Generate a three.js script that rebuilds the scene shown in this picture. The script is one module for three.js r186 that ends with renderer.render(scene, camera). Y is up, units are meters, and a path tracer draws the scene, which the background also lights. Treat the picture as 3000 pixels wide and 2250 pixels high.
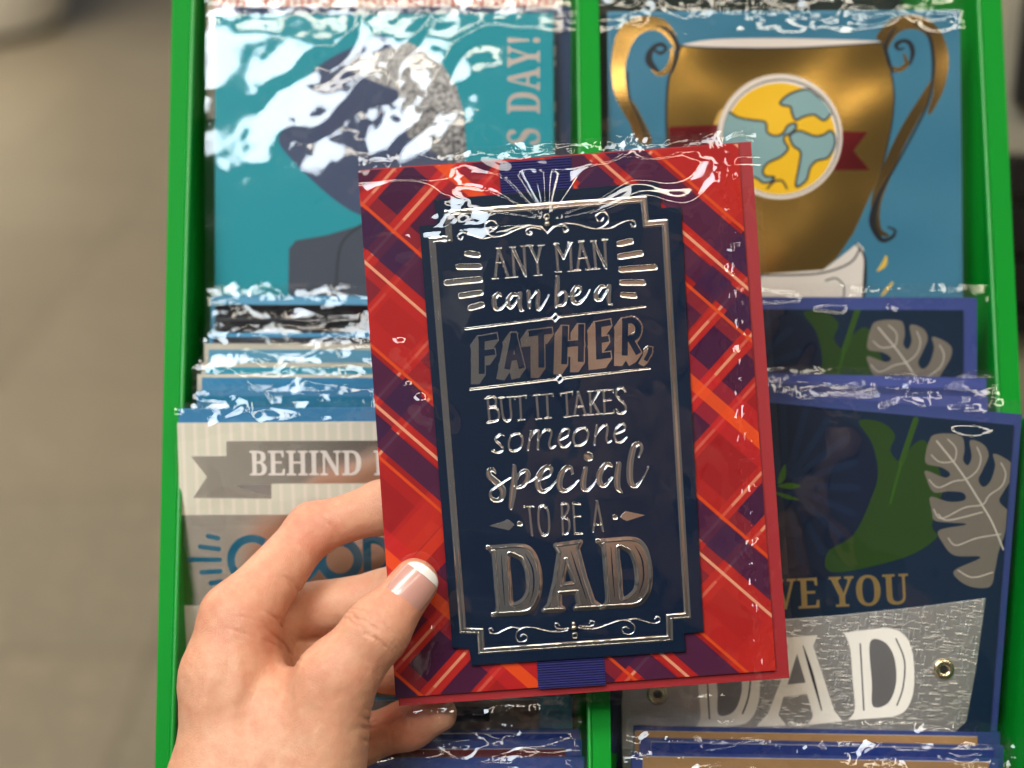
import * as THREE from 'three';
import { mergeGeometries } from 'three/addons/utils/BufferGeometryUtils.js';
import { RectAreaLightUniformsLib } from 'three/addons/lights/RectAreaLightUniformsLib.js';
import { createNoise2D, createNoise3D } from 'simplex-noise';

// ---------------------------------------------------------------- camera, surroundings, lamps, exposure
RectAreaLightUniformsLib.init();
const scene = new THREE.Scene();
const FOV = 26, W = 3000, H = 2250, F = H / 2 / Math.tan((FOV / 2) * Math.PI / 180);
const camera = new THREE.PerspectiveCamera(FOV, 4 / 3, 0.02, 60);
camera.position.set(0, 1.45, 0);
camera.rotation.set(-22 * Math.PI / 180, 0, 0);
camera.focus = 0.561;
camera.userData.fStop = 5.6;
camera.updateMatrixWorld(true);
const renderer = new THREE.WebGLRenderer({ antialias: true });
renderer.toneMapping = THREE.LinearToneMapping;
renderer.toneMappingExposure = 0.40;
renderer.shadowMap.enabled = true;
scene.background = new THREE.Color(0.27, 0.267, 0.262);      // the dim rest of the shop

const V = (x, y, z) => new THREE.Vector3(x, y, z);
const cam = (x, y, z) => V(x, y, z).applyMatrix4(camera.matrixWorld);                 // a place given from where the photographer stands
const at = (px, py, d) => cam((px - W / 2) / F * d, -(py - H / 2) / F * d, -d);
const col = (hex) => new THREE.Color(hex);
function rng(seed) { let s = seed >>> 0; return () => { s = (s + 0x6d2b79f5) | 0; let t = Math.imul(s ^ (s >>> 15), 1 | s); t = (t + Math.imul(t ^ (t >>> 7), 61 | t)) ^ t; return ((t ^ (t >>> 14)) >>> 0) / 4294967296; }; }
const n2 = createNoise2D(rng(11)), n3 = createNoise3D(rng(12));

const names = new Map();
const numbered = (n) => { const k = names.get(n) ?? 0; names.set(n, k + 1); return k ? n + '_' + String(k).padStart(3, '0') : n; };
function tag(o, label, category, group) { o.userData = { label, category }; if (group) o.userData.group = group; return o; }
function struct(o) { o.userData.kind = 'structure'; return o; }
function mesh(name, g, m, parent) {
  const o = new THREE.Mesh(g, m); o.name = parent === scene ? numbered(name) : name; o.castShadow = o.receiveShadow = true; parent.add(o); return o;
}
function thing(name, label, category, group) { const o = new THREE.Group(); o.name = numbered(name); scene.add(o); return tag(o, label, category, group); }
function std(c, roughness = 0.6, more = {}) { return new THREE.MeshStandardMaterial({ color: c, roughness, ...more }); }
function phys(c, roughness = 0.5, more = {}) { return new THREE.MeshPhysicalMaterial({ color: c, roughness, ...more }); }

// a lamp: housing, glowing diffuser and the light it gives, facing towards a point
function lamp(name, label, category, from, towards, w, h, colour, power, glow) {
  const t = thing(name, label, category); t.position.copy(from);
  t.up.set(0, 1, 0.001); t.lookAt(towards);                                    // +z faces the point
  const frame = [[0, h / 2 + 0.02, w + 0.08, 0.04], [0, -h / 2 - 0.02, w + 0.08, 0.04], [w / 2 + 0.02, 0, 0.04, h], [-w / 2 - 0.02, 0, 0.04, h]].map(([x, y, a, b]) => new THREE.BoxGeometry(a, b, 0.05).translate(x, y, -0.005));
  mesh('frame', mergeGeometries(frame), std(col('#d8d8d4'), 0.5), t);
  mesh('diffuser', new THREE.BoxGeometry(w, h, 0.02).translate(0, 0, -0.02), std(col('#f4f4f0'), 0.6, { emissive: colour, emissiveIntensity: glow }), t);
  const l = new THREE.RectAreaLight(colour, power, w, h); l.position.copy(from).add(towards.clone().sub(from).setLength(0.012)); l.lookAt(towards.clone().multiplyScalar(-1).add(l.position.clone().multiplyScalar(2)));
  l.lookAt(towards); scene.add(l); l.name = 'lamp';
  return t;
}
const RACK = at(1500, 1125, 0.62);
const dirTo = (az, el, dist) => { const a = az * Math.PI / 180, e = el * Math.PI / 180; return cam(Math.sin(a) * Math.cos(e) * dist, Math.sin(e) * dist, -0.6 + Math.cos(a) * Math.cos(e) * dist); };
const COOL = new THREE.Color(0.80, 0.91, 1.0), WARM = new THREE.Color(1.0, 0.88, 0.70);
lamp('skylight_window', 'tall cool daylight window high behind the photographer on the left', 'window', dirTo(-23, 25, 2.3), RACK, 0.76, 0.60, COOL, 42, 8);
lamp('ceiling_tube_light', 'long warm fluorescent ceiling fitting nearest behind the photographer', 'ceiling light', dirTo(4, 42, 2.1), RACK, 2.5, 0.046, WARM, 75, 12);
lamp('ceiling_tube_light', 'long warm fluorescent ceiling fitting in the middle of the aisle behind the photographer', 'ceiling light', dirTo(8, 27, 3.4), RACK, 3.2, 0.07, WARM, 75, 12);
lamp('ceiling_tube_light', 'long warm fluorescent ceiling fitting over the right of the aisle', 'ceiling light', dirTo(38, 34, 2.6), RACK, 0.06, 1.4, WARM, 65, 12);
lamp('ceiling_panel_light', 'bright warm ceiling panel beyond the rack, facing the photographer', 'ceiling light', V(0.3, 3.1, -1.7), V(0, 1.5, 0.3), 1.3, 0.7, new THREE.Color(1, 0.96, 0.90), 8, 5);
lamp('ceiling_panel_light', 'ceiling panel over the shelf unit across the aisle', 'ceiling light', V(-0.9, 3.1, 0.2), V(-0.9, 0.8, 1.9), 1.4, 0.5, new THREE.Color(1, 0.97, 0.93), 36, 5);
lamp('ceiling_panel_light', 'square warm ceiling panel over the far floor on the left', 'ceiling light', V(-2.2, 3.1, -3.0), V(-2.2, 0, -3.2), 1.8, 1.8, WARM, 25, 6);
lamp('ceiling_panel_light', 'square warm ceiling panel over the farthest floor on the left', 'ceiling light', V(-2.4, 3.1, -6.0), V(-2.9, 0.2, -8.2), 1.8, 1.6, WARM, 34, 6);

// ---------------------------------------------------------------- planes in space and art on them
class Sheet {                                      // a flat rectangle: top left, top right, bottom left as [photo x, photo y, distance]
  constructor(tl, tr, bl) {
    const a = at(...tl), b = at(...tr), c = at(...bl);
    this.x = b.clone().sub(a).normalize();
    this.n = new THREE.Vector3().crossVectors(this.x, a.clone().sub(c)).normalize();
    this.y = new THREE.Vector3().crossVectors(this.n, this.x);
    this.w = b.distanceTo(a); this.h = a.clone().sub(c).dot(this.y);
    this.o = a.clone().addScaledVector(this.x, this.w / 2).addScaledVector(this.y, -this.h);
    const p = this.L((tl[0] + tr[0]) / 2, (tl[1] + bl[1]) / 2), q = this.L((tl[0] + tr[0]) / 2 + 10, (tl[1] + bl[1]) / 2);
    this.px = Math.hypot(q[0] - p[0], q[1] - p[1]) / 10;
  }
  L(px, py) {                                      // where on the sheet a point of the photograph lies, metres from the middle of its foot
    const d = at(px, py, 1).sub(camera.position), t = this.o.clone().sub(camera.position).dot(this.n) / d.dot(this.n);
    const p = camera.position.clone().addScaledVector(d, t).sub(this.o);
    return [p.dot(this.x), p.dot(this.y)];
  }
  place(o) { o.position.copy(this.o); o.quaternion.setFromRotationMatrix(new THREE.Matrix4().makeBasis(this.x, this.y, this.n)); return o; }
}
const Z = (ox, oy, s = 3) => (...pts) => pts.map(([x, y, w]) => w === undefined ? [ox + x / s, oy + y / s] : [ox + x / s, oy + y / s, w / s]);
function curve(pts, per = 8, closed = false) {     // smooth line through points of any dimension
  if (pts.length < 3) return pts;
  const out = [], n = pts.length, g = (i) => closed ? pts[(i + n) % n] : pts[Math.max(0, Math.min(n - 1, i))];
  for (let i = 0; i < (closed ? n : n - 1); i++) for (let k = 0; k < per; k++) {
    const t = k / per, [a, b, c, d] = [g(i - 1), g(i), g(i + 1), g(i + 2)];
    out.push(b.map((_, j) => 0.5 * (2 * b[j] + (c[j] - a[j]) * t + (2 * a[j] - 5 * b[j] + 4 * c[j] - d[j]) * t * t + (3 * b[j] - a[j] - 3 * c[j] + d[j]) * t ** 3)));
  }
  if (!closed) out.push(pts[n - 1]);
  return out;
}
const MATTE = [110, 0], GLOSS = [70, 0], FOIL = [52, 255], SATIN = [88, 255], GOLD = [50, 255], WOVEN = [105, 255];      // roughness, metalness (of 255)
class Art {
  constructor(S, rect, base, surf = MATTE, res = 8000) {        // rect: [left, bottom, right, top] on the sheet
    this.S = S; this.rect = rect; this.res = res;
    const w = Math.min(2048, Math.round((rect[2] - rect[0]) * res)), h = Math.min(2048, Math.round((rect[3] - rect[1]) * res));
    this.res = w / (rect[2] - rect[0]);
    const mk = (c) => { const e = document.createElement('canvas'); e.width = w; e.height = h; const x = e.getContext('2d'); x.fillStyle = c; x.fillRect(0, 0, w, h); return x; };
    this.c = mk(base); this.m = mk(this.sf(surf)); this.w = w; this.h = h; this.mk = mk;
  }
  sf([r, m]) { return `rgb(0,${r},${m})`; }
  p(px, py) { const [u, v] = this.S.L(px, py); return [(u - this.rect[0]) * this.res, (this.rect[3] - v) * this.res]; }
  each(f, c, surf) { f(this.c, c); f(this.m, this.sf(surf)); }
  path(x, pts, closed) { x.beginPath(); pts.forEach((q, i) => { const [a, b] = this.p(q[0], q[1]); i ? x.lineTo(a, b) : x.moveTo(a, b); }); if (closed) x.closePath(); }
  fill(pts, c, surf = MATTE) { this.each((x, k) => { this.path(x, pts, true); x.fillStyle = k; x.fill(); }, c, surf); return this; }
  blob(pts, c, surf = MATTE) { return this.fill(curve(pts, 8, true), c, surf); }
  line(pts, w, c, surf = MATTE, alpha = 1, cap = 'round') {
    this.each((x, k) => { this.path(x, pts); x.lineWidth = w * this.S.px * this.res; x.strokeStyle = k; x.lineCap = cap; x.lineJoin = 'round'; x.globalAlpha = alpha; x.stroke(); x.globalAlpha = 1; }, c, surf); return this;
  }
  brush(pts, c, surf = MATTE) { const q = curve(pts, 10); for (let i = 1; i < q.length; i++) this.line([q[i - 1], q[i]], (q[i][2] + q[i - 1][2]) / 2, c, surf); return this; }
  disc(x0, y0, r, c, surf = MATTE) { const q = []; for (let k = 0; k < 48; k++) q.push([x0 + r * Math.cos(k * Math.PI / 24), y0 + r * Math.sin(k * Math.PI / 24)]); return this.fill(q, c, surf); }
  text(s, x0, y0, x1, y1, cap, font, c, surf = MATTE, target) {
    const [ax, ay] = this.p(x0, y0), [bx, by] = this.p(x1, y1), k = cap * this.S.px * this.res / 71.4;
    const draw = (x, fillc) => {
      x.save(); x.font = font.replace('$', '100px'); x.textBaseline = 'alphabetic';
      x.translate(ax, ay); x.rotate(Math.atan2(by - ay, bx - ax)); x.scale(Math.hypot(bx - ax, by - ay) / x.measureText(s).width, k); x.fillStyle = fillc; x.fillText(s, 0, 0); x.restore();
    };
    if (target) draw(target, c); else this.each(draw, c, surf);
    return this;
  }
  material(more = {}) {
    const tex = (x, srgb) => { const t = new THREE.CanvasTexture(x.canvas); if (srgb) t.colorSpace = THREE.SRGBColorSpace; t.anisotropy = 4; return t; };
    const m = tex(this.m, false);
    return phys(0xffffff, 1, { specularIntensity: 0.35, map: tex(this.c, true), roughnessMap: m, metalnessMap: m, metalness: 1, ...(this.b ? { bumpMap: tex(this.b, false), bumpScale: 0.0003 } : {}), ...more });
  }
}
function slab(rect, z0, z1, front, side) {           // a card: printed front, plain edges and back
  const g = new THREE.BoxGeometry(rect[2] - rect[0], rect[3] - rect[1], z1 - z0).translate((rect[0] + rect[2]) / 2, (rect[1] + rect[3]) / 2, (z0 + z1) / 2);
  return [g, front === side ? side : [side, side, side, side, front, side]];
}
// clear film: a sheet with gentle swells over the card and a crumpled fold above and below it
const filmMat = phys(0xffffff, 0.045, { transmission: 1, thickness: 0, ior: 1.6, side: THREE.DoubleSide }), softFilm = phys(0xffffff, 0.085, { transmission: 1, thickness: 0, ior: 1.6, side: THREE.DoubleSide }), heldFilm = phys(0xffffff, 0.03, { transmission: 1, thickness: 0, ior: 1.55, side: THREE.DoubleSide });
function filmGeo(u0, u1, v0, v1, step, zf) {
  const nu = Math.max(2, Math.round((u1 - u0) / step)), nv = Math.max(2, Math.round((v1 - v0) / step)), pos = [], idx = [];
  for (let j = 0; j <= nv; j++) for (let i = 0; i <= nu; i++) { const u = u0 + (u1 - u0) * i / nu, v = v0 + (v1 - v0) * j / nv, e = zf(u, v); pos.push(u, v + (e[1] ?? 0), e[0]); }
  for (let j = 0; j < nv; j++) for (let i = 0; i < nu; i++) { const a = j * (nu + 1) + i, b = a + 1, c = a + nu + 1, d = c + 1; idx.push(a, b, d, a, d, c); }
  const g = new THREE.BufferGeometry(); g.setAttribute('position', new THREE.Float32BufferAttribute(pos, 3)); g.setIndex(idx); g.computeVertexNormals(); return g;
}
const sm = (a, b, x) => { const t = Math.max(0, Math.min(1, (x - a) / (b - a))); return t * t * (3 - 2 * t); };
function bagFilm(S, o, seed) {                        // o: {l, r, t, b (overhangs in metres), z, amp, swell, depth (how far down it is built), flap}
  const { l = 0.003, r = 0.003, t = 0.008, z = 0.004, amp = 1, swell = 1, down = S.h + 0.004, step = 0.001, top = S.h } = o, q = seed * 17.31;
  const zf = (u, v) => {
    const up = sm(top - 0.012, top + t * 0.6, v), side = Math.max(sm(-S.w / 2 + 0.012, -S.w / 2 - l, u), sm(S.w / 2 - 0.012, S.w / 2 + r, u));
    const big = (o.sweep ? o.sweep(u, v) : 0) + swell * 0.0011 * (0.6 + 0.6 * n3(u * 20 + q, v * 15, q) + 0.25 * n3(u * 48, v * 40 + q, q));
    const vary = 0.65 + 0.7 * Math.abs(n2(seed * 3.3, 0.5)), c1 = vary * n3(u * (40 + 24 * Math.abs(n2(seed, 9))) + q, v * 80 - q, 3), c2 = n3(u * 130 - q, v * 170 + q, 7), c3 = n3(u * 24, v * 50 + q, 9), c4 = Math.pow(1 - Math.abs(n3(u * 60 + q, v * 95 + u * 30, 21)), 5);
    const crumple = amp * (0.0009 * c1 + 0.00014 * c2 + 0.0009 * c3 + 0.00035 * c4) * Math.max(up, side * 0.15);
    return [Math.max(z - 0.0008 * up + big * (1 - up * 0.5) + crumple, v < top && Math.abs(u) < S.w / 2 ? z * 0.8 : -1), up * 0.0008 * c1];
  };
  const g = [filmGeo(-S.w / 2 - l, S.w / 2 + r, top - down, top + t, step, zf)];
  g.push(filmGeo(-S.w / 2 - l, S.w / 2 + r, top - 0.004, top + t * 0.92, step, (u, v) => { const e = zf(u * 0.93 + 0.3, v + 0.01); return [e[0] * 0.6 - 0.0035 - 0.6 * z, e[1]]; }));
  return mergeGeometries(g);
}

// ---------------------------------------------------------------- the rack
const green = phys(new THREE.Color(0.0006, 0.24, 0.017), 0.55, { specularIntensity: 0.2 });
const greenEdge = phys(new THREE.Color(0.006, 0.32, 0.05), 0.5);
function board(f0, f1, wpx, back, w2 = wpx) {                   // an upright panel: two points of its front edge [x, y, distance], its width in the photo, how far it goes back
  const c = [f0, f1].map(([x, y, d], i) => [at(x, y, d), at(x + (i ? w2 : wpx), y, d)]), v = [], away = cam(0, 0, -1).sub(camera.position).multiplyScalar(back);
  for (const [a, b] of c) v.push(a, b, a.clone().add(away), b.clone().add(away));
  const q = [[0, 4, 5, 1], [2, 3, 7, 6], [0, 2, 6, 4], [1, 5, 7, 3], [0, 1, 3, 2], [4, 6, 7, 5]], pos = [];
  for (const [i, j, k, l] of q) for (const n of [i, j, k, i, k, l]) pos.push(...v[n].toArray());
  const g = new THREE.BufferGeometry(); g.setAttribute('position', new THREE.Float32BufferAttribute(pos, 3)); g.computeVertexNormals(); return g;
}
{
  const t = thing('card_rack', 'bright green plastic card rack with pockets holding bagged greeting cards', 'card rack');
  mesh('side_panel', board([510, -260, 0.662], [444, 2700, 0.575], 64, 0.14, 46), green, t);
  mesh('side_panel', board([2856, -260, 0.668], [2935, 1400, 0.622], 66, 0.15, 66), green, t);
  mesh('side_panel', board([3024, 1230, 0.604], [3050, 2700, 0.556], 80, 0.20, 80), green, t);
  mesh('divider', board([1688, -260, 0.664], [1736, 2700, 0.562], 62, 0.13), green, t);
  const rod = (p, q, r) => { const a = at(...p), b = at(...q), c = new THREE.CylinderGeometry(r, r, a.distanceTo(b), 10); c.applyQuaternion(new THREE.Quaternion().setFromUnitVectors(V(0, 1, 0), b.clone().sub(a).normalize())); return c.translate((a.x + b.x) / 2, (a.y + b.y) / 2, (a.z + b.z) / 2); };
  const trim = phys(new THREE.Color(0.001, 0.25, 0.02), 0.35);
  mesh('edge_trim', rod([572, -200, 0.6602], [491, 2660, 0.5762], 0.0011), trim, t); mesh('edge_trim', rod([2857, -200, 0.6665], [2934, 1380, 0.6222], 0.0011), trim, t); mesh('edge_trim', rod([1689, -200, 0.6622], [1735, 2660, 0.5628], 0.0009), trim, t);
  const dots = []; for (let k = 0; k < 34; k++) { const y = 1300 + k * 29, f = (y + 260) / 2960, p = at(562 - f * 82, y, 0.662 - f * 0.087 - 0.0003); dots.push(new THREE.SphereGeometry(0.0007, 8, 6).translate(p.x, p.y, p.z)); }
  mesh('edge_bead', mergeGeometries(dots), trim, t);
  mesh('ledge', board([1770, 2200, 0.606], [1770, 2420, 0.598], 1220, 0.006), green, t);
  mesh('ledge', board([520, 2290, 0.606], [520, 2500, 0.598], 1240, 0.006), green, t);
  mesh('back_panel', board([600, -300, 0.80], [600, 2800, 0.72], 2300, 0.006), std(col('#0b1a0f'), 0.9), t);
}

// ---------------------------------------------------------------- bagged cards
const cards = 'bagged greeting cards standing in the rack';
// S is the envelope; card: [left, top, right] insets of the card on it; make(art) prints it
function bagged(name, label, S, { env, inset, back = 0.0025, make, base = '#888', surf = MATTE, film = {}, seed, down, res, material }) {
  const t = S.place(thing(name, label, 'greeting card', cards));
  const cut = down ? Math.max(0, S.h - down) : 0, E = [-S.w / 2, cut, S.w / 2, S.h];
  const em = std(col(env), 0.62);
  mesh('envelope', ...((a) => a)(slab(E, -back, 0, em, em)), t);
  const R = [-S.w / 2 + inset[0], cut, S.w / 2 - inset[2], S.h - inset[1]];
  let fm = material;
  if (!fm) { const art = new Art(S, R, base, surf, res); if (make) make(art); fm = art.material(art.more ?? {}); }
  const sm_ = std(col('#d9d4c8'), 0.7);
  const cm = mesh('card', ...((a) => a)(slab(R, 0.0002, 0.0014, fm, sm_)), t);
  mesh('cellophane_bag', bagFilm(S, { down: down ?? S.h, ...film }, seed), film.sweep ? softFilm : filmMat, t);
  return { t, fm, R, cm };
}
const SERIF = 'bold $ serif', SERIFR = '$ serif', SANS = 'bold $ sans-serif';

// top left: red striped packet behind, teal card
bagged('greeting_card', 'red and cream striped card peeping above the teal card', new Sheet([606, -90, 0.668], [1648, -90, 0.668], [620, 1300, 0.668]), {
  env: '#e8ddcc', inset: [0.002, 0.003, 0.002], base: '#efe2d2', seed: 1, down: 0.06, film: { amp: 1.0 },
  make(a) { for (let k = 0; k < 60; k++) a.line([[560 + k * 21, -120], [545 + k * 21, 90]], k % 3 ? 9 : 5, k % 2 ? '#c2453f' : '#d77a68'); },
});
bagged('greeting_card', 'navy card whose crinkled right edge shows beside the teal card', new Sheet([640, 20, 0.6615], [1672, 20, 0.6615], [655, 1300, 0.6615]), {
  env: '#1c3357', inset: [0.004, 0.004, 0.006], base: '#3c4257', seed: 2, film: { amp: 1.6, swell: 1.6, t: 0.002, r: 0.002 },
  make(a) { const r = rng(5); for (let k = 0; k < 60; k++) a.disc(1610 + r() * 60, 40 + r() * 420, 4 + r() * 8, k % 2 ? '#b9b3aa' : '#565d74'); },
});
const ST = new Sheet([630, 44, 0.655], [1622, 38, 0.655], [650, 1440, 0.648]);
bagged('greeting_card', 'teal card with a tweed flat cap and vertical foil lettering', ST, {
  env: '#1f9099', inset: [0.0006, 0.0006, 0.0006], base: '#138793', seed: 3, film: { swell: 0.9, amp: 0.45, t: 0.003, z: 0.004, sweep: (() => {      // long slack folds running up to the right
    const [cu, cv] = ST.L(1130, 300);
    return (u, v) => {
      const s = (u * 0.60 - v * 0.80) / 0.026 + 0.55 * n3(u * 14, v * 14, 2.2) + 0.2 * n3(u * 40, v * 40, 4.4), f = s - Math.floor(s), saw = f < 0.74 ? sm(-0.12, 0.86, f) * 1.02 : 1 - sm(0.74, 1, f);
      const m = Math.exp(-(((u - cu) / 0.044) ** 2) - ((v - cv) / 0.034) ** 2);
      return m * 0.0031 * saw + m * 0.00016 * n3(u * 150, v * 150, 8.8);
    };
  })() },
  make(a) {
    const P = Z(560, 0), r = rng(8);
    a.blob(P([820, 1330], [830, 1100], [880, 900], [980, 740], [1160, 560], [1420, 420], [1620, 320], [1800, 380], [2100, 600], [2250, 900], [2300, 1330], [2200, 1800], [1500, 1900]), '#3b4560');
    const cap = P([1330, 600], [1600, 480], [1900, 370], [2040, 440], [2200, 560], [2330, 760], [2400, 1000], [2420, 1330], [2400, 1500], [2100, 1330], [1900, 1200], [1820, 800], [1650, 740]);
    a.fill(cap, '#a7a39f');
    const bb = [1000, 120, 1380, 500];
    a.c.save(); a.path(a.c, cap, true); a.c.clip();
    for (let k = 0; k < 6500; k++) {
      const x = bb[0] + r() * 380, y = bb[1] + r() * 400, [u, v] = a.p(x, y), dark = (y - 250) / 260 + r() * 0.9 > 0.65;
      a.c.fillStyle = dark ? '#38373a' : r() > 0.5 ? '#d8d4ce' : '#7c7876'; a.c.fillRect(u, v, r() > 0.5 ? 6 : 2.5, r() > 0.5 ? 2.5 : 6);
    }
    a.c.restore();
    a.fill([[846, 835], [848, 730], [868, 706], [960, 690], [1060, 660], [1150, 700], [1180, 1000], [850, 1000]], '#3f4450');
    a.line(curve([[1060, 660], [1000, 720], [985, 850]]), 8, '#2c3038');
    a.text("FATHER'", 1581, 800, 1581, 462, 95, SERIF, '#9a8d85', SATIN); a.text('S', 1581, 430, 1581, 374, 95, SERIF, '#9a8d85', SATIN); a.text('DAY!', 1581, 337, 1581, 103, 95, SERIF, '#9a8d85', SATIN);
  },
});
// top right: trophy card
const STR = new Sheet([1780, 34, 0.655], [2812, 30, 0.655], [1784, 1360, 0.650]);
bagged('greeting_card', 'blue card with a big gold foil trophy and a yellow globe', STR, {
  env: '#4f86a0', inset: [0.0006, 0.0012, 0.0008], base: '#37718a', surf: MATTE, seed: 4, film: { swell: 0.75, amp: 1.1, t: 0.006, r: 0.0008 },
  make(a) {
    const P = Z(2100, 0), Q = Z(1400, 0), R = Z(1600, 0, 1.58), gold = '#c8a050', ink = '#1b1c20';
    const bw = 96, bh = 120, bd = new Float32Array(bw * bh * 4);               // the foil lies in slow waves
    for (let y = 0; y < bh; y++) for (let x = 0; x < bw; x++) { const v = 0.5 + 0.40 * n2(x * 0.017 + 3, y * 0.02) + 0.10 * n2(x * 0.04 + 7, y * 0.04); bd.set([v, v, v, 1], (y * bw + x) * 4); }
    const bx = new THREE.DataTexture(bd, bw, bh, THREE.RGBAFormat, THREE.FloatType); bx.magFilter = THREE.LinearFilter; bx.needsUpdate = true;
    a.more = { bumpMap: bx, bumpScale: 0.0030 };
    a.fill([...P([1450, 385], [1460, 420], [1530, 700], [1550, 900], [1520, 1150], [1440, 1500], [1380, 1650]), ...R([1500, 900], [1420, 1080], [1340, 1200], [1280, 1250], [1000, 1275], [800, 1250], [650, 1100], [600, 950]), [1972, 560], [1954, 383], [1953, 283], [1963, 213], [1990, 140]], gold, GOLD);
    a.fill([...P([1110, 1160], [1320, 1165], [1195, 1330], [1340, 1500], [900, 1500]), ...Q([1690, 1460], [1675, 1120], [2140, 1100])], '#6d1f22', SATIN);
    a.line(curve([[1992, 140], [1963, 213], [1953, 283], [1952, 383], [1960, 470]]), 7, ink);
    a.line(curve([...P([1450, 385], [1490, 540], [1540, 720], [1550, 900], [1520, 1150], [1440, 1500], [1370, 1700])]), 5, ink);
    a.fill(curve([[1995, 136], [2100, 117], [2333, 115], [2582, 125], [2333, 143], [2100, 143]], 6, true), '#ddd0c4');
    a.line(curve([[1985, 136], [2100, 143], [2333, 143], [2583, 128]]), 5, ink);
    // globe
    a.disc(2283, 402, 183, '#d9ccbf'); a.disc(2286, 405, 171, ink); a.disc(2285, 406, 168, '#e6d9cc'); a.disc(2283, 408, 163, '#e3b116');
    a.c.save(); a.path(a.c, Array.from({ length: 48 }, (_, k) => [2283 + 167 * Math.cos(k * Math.PI / 24), 406 + 167 * Math.sin(k * Math.PI / 24)]), true); a.c.clip();
    const sea = [P([555, 900], [640, 830], [790, 790], [880, 850], [1010, 960], [960, 1050], [920, 1060], [850, 1015], [760, 1030], [690, 1060], [655, 1000], [640, 945], [570, 930]),
      P([20, 1000], [100, 990], [180, 1035], [300, 1060], [420, 1080], [440, 1170], [520, 1200], [580, 1170], [620, 1110], [680, 1090], [690, 1130], [640, 1180], [590, 1200], [590, 1250], [620, 1310], [560, 1380], [440, 1440], [400, 1510], [430, 1555], [500, 1560], [470, 1600], [400, 1610], [300, 1560], [0, 1600], [-60, 1300]),
      P([640, 1190], [720, 1155], [850, 1200], [930, 1190], [990, 1155], [1030, 1200], [1030, 1290], [970, 1390], [870, 1420], [815, 1480], [780, 1590], [690, 1640], [720, 1450], [730, 1340], [670, 1290], [640, 1230])];
    for (const s of sea) { a.blob(s, '#7d9d9d'); const q = curve(s, 8, true); a.line([...q, q[0]], 6, ink); }
    a.line(curve(P([440, 1660], [500, 1600], [570, 1595], [610, 1660])), 6, ink); a.c.restore();
    // handles
    const gd = '#b08d50';
    a.fill(curve(P([1395, 340], [1450, 250], [1550, 170], [1680, 140], [1830, 165], [1950, 270], [2015, 420], [2030, 580], [1990, 780], [1920, 930], [1870, 1005], [1845, 990], [1890, 830], [1900, 650], [1895, 520], [1870, 380], [1800, 290], [1700, 262], [1600, 290], [1530, 370], [1490, 450], [1460, 390]), 6, true), gd, GOLD);
    a.brush(P([1885, 730, 40], [1800, 900, 80], [1690, 1090, 100], [1570, 1320, 100], [1470, 1560, 95], [1400, 1750, 90], [1390, 1900, 70], [1420, 2030, 50], [1490, 2070, 30]), gd, GOLD);
    a.brush(P([1520, 600, 40], [1590, 620, 44], [1660, 570, 40], [1640, 490, 22]), gd, GOLD);
    a.brush(P([1560, 250, 19], [1480, 400, 28], [1510, 560, 28], [1545, 640, 16]), ink); a.brush(P([1690, 570, 19], [1715, 470, 40], [1690, 390, 40], [1630, 365, 31], [1570, 400, 37], [1590, 440, 22], [1640, 430, 12]), ink);
    a.brush(P([1720, 210, 9], [1820, 270, 25], [1880, 400, 31], [1895, 640, 28], [1850, 900, 22], [1720, 1180, 19], [1560, 1470, 19], [1430, 1700, 37], [1370, 1880, 62], [1370, 1990, 62], [1440, 2110, 40], [1530, 2090, 31], [1560, 2030, 22], [1500, 2000, 16]), ink);
    a.fill(curve(Q([1390, 160], [1250, 250], [1190, 400], [1170, 600], [1190, 800], [1250, 950], [1330, 1090], [1400, 1250], [1530, 1250], [1400, 960], [1315, 820], [1295, 600], [1340, 430], [1400, 330], [1500, 275], [1600, 290], [1690, 380], [1740, 470], [1765, 420], [1740, 320], [1660, 200], [1540, 150]), 6, true), gd, GOLD);
    a.brush(Q([1700, 440, 26], [1700, 540, 50], [1640, 640, 50], [1560, 640, 40], [1490, 540, 22]), gd, GOLD);
    a.brush(Q([1570, 230, 12], [1680, 280, 31], [1750, 400, 40], [1740, 520, 37], [1700, 640, 25]), ink); a.brush(Q([1590, 640, 16], [1510, 560, 62], [1505, 480, 53], [1560, 410, 34], [1620, 400, 34], [1650, 440, 25], [1600, 475, 28], [1545, 440, 19]), ink);
    a.line(curve(Q([1310, 640], [1330, 860], [1420, 1060], [1470, 1200])), 6, ink);
    // foot
    a.fill(R([1000, 1270], [1280, 1250], [1360, 1190], [1440, 1125], [1465, 1150], [1478, 1250], [1470, 1400], [950, 1400]), '#d9cfc4');
    a.line(curve(R([1000, 1275], [1250, 1268], [1400, 1220], [1450, 1150])), 5, ink); a.brush(R([1430, 1130, 6], [1470, 1190, 10], [1472, 1290, 16], [1465, 1380, 12]), ink);
    a.line(curve(R([1290, 1300], [1340, 1290], [1375, 1330], [1370, 1400])), 4, ink);
    a.brush(R([1570, 1190, 10], [1560, 1225, 22], [1530, 1255, 6]), '#d9b23a'); a.brush(R([1600, 1310, 8], [1570, 1345, 14], [1550, 1370, 6]), '#d9b23a');
  },
});

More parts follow.
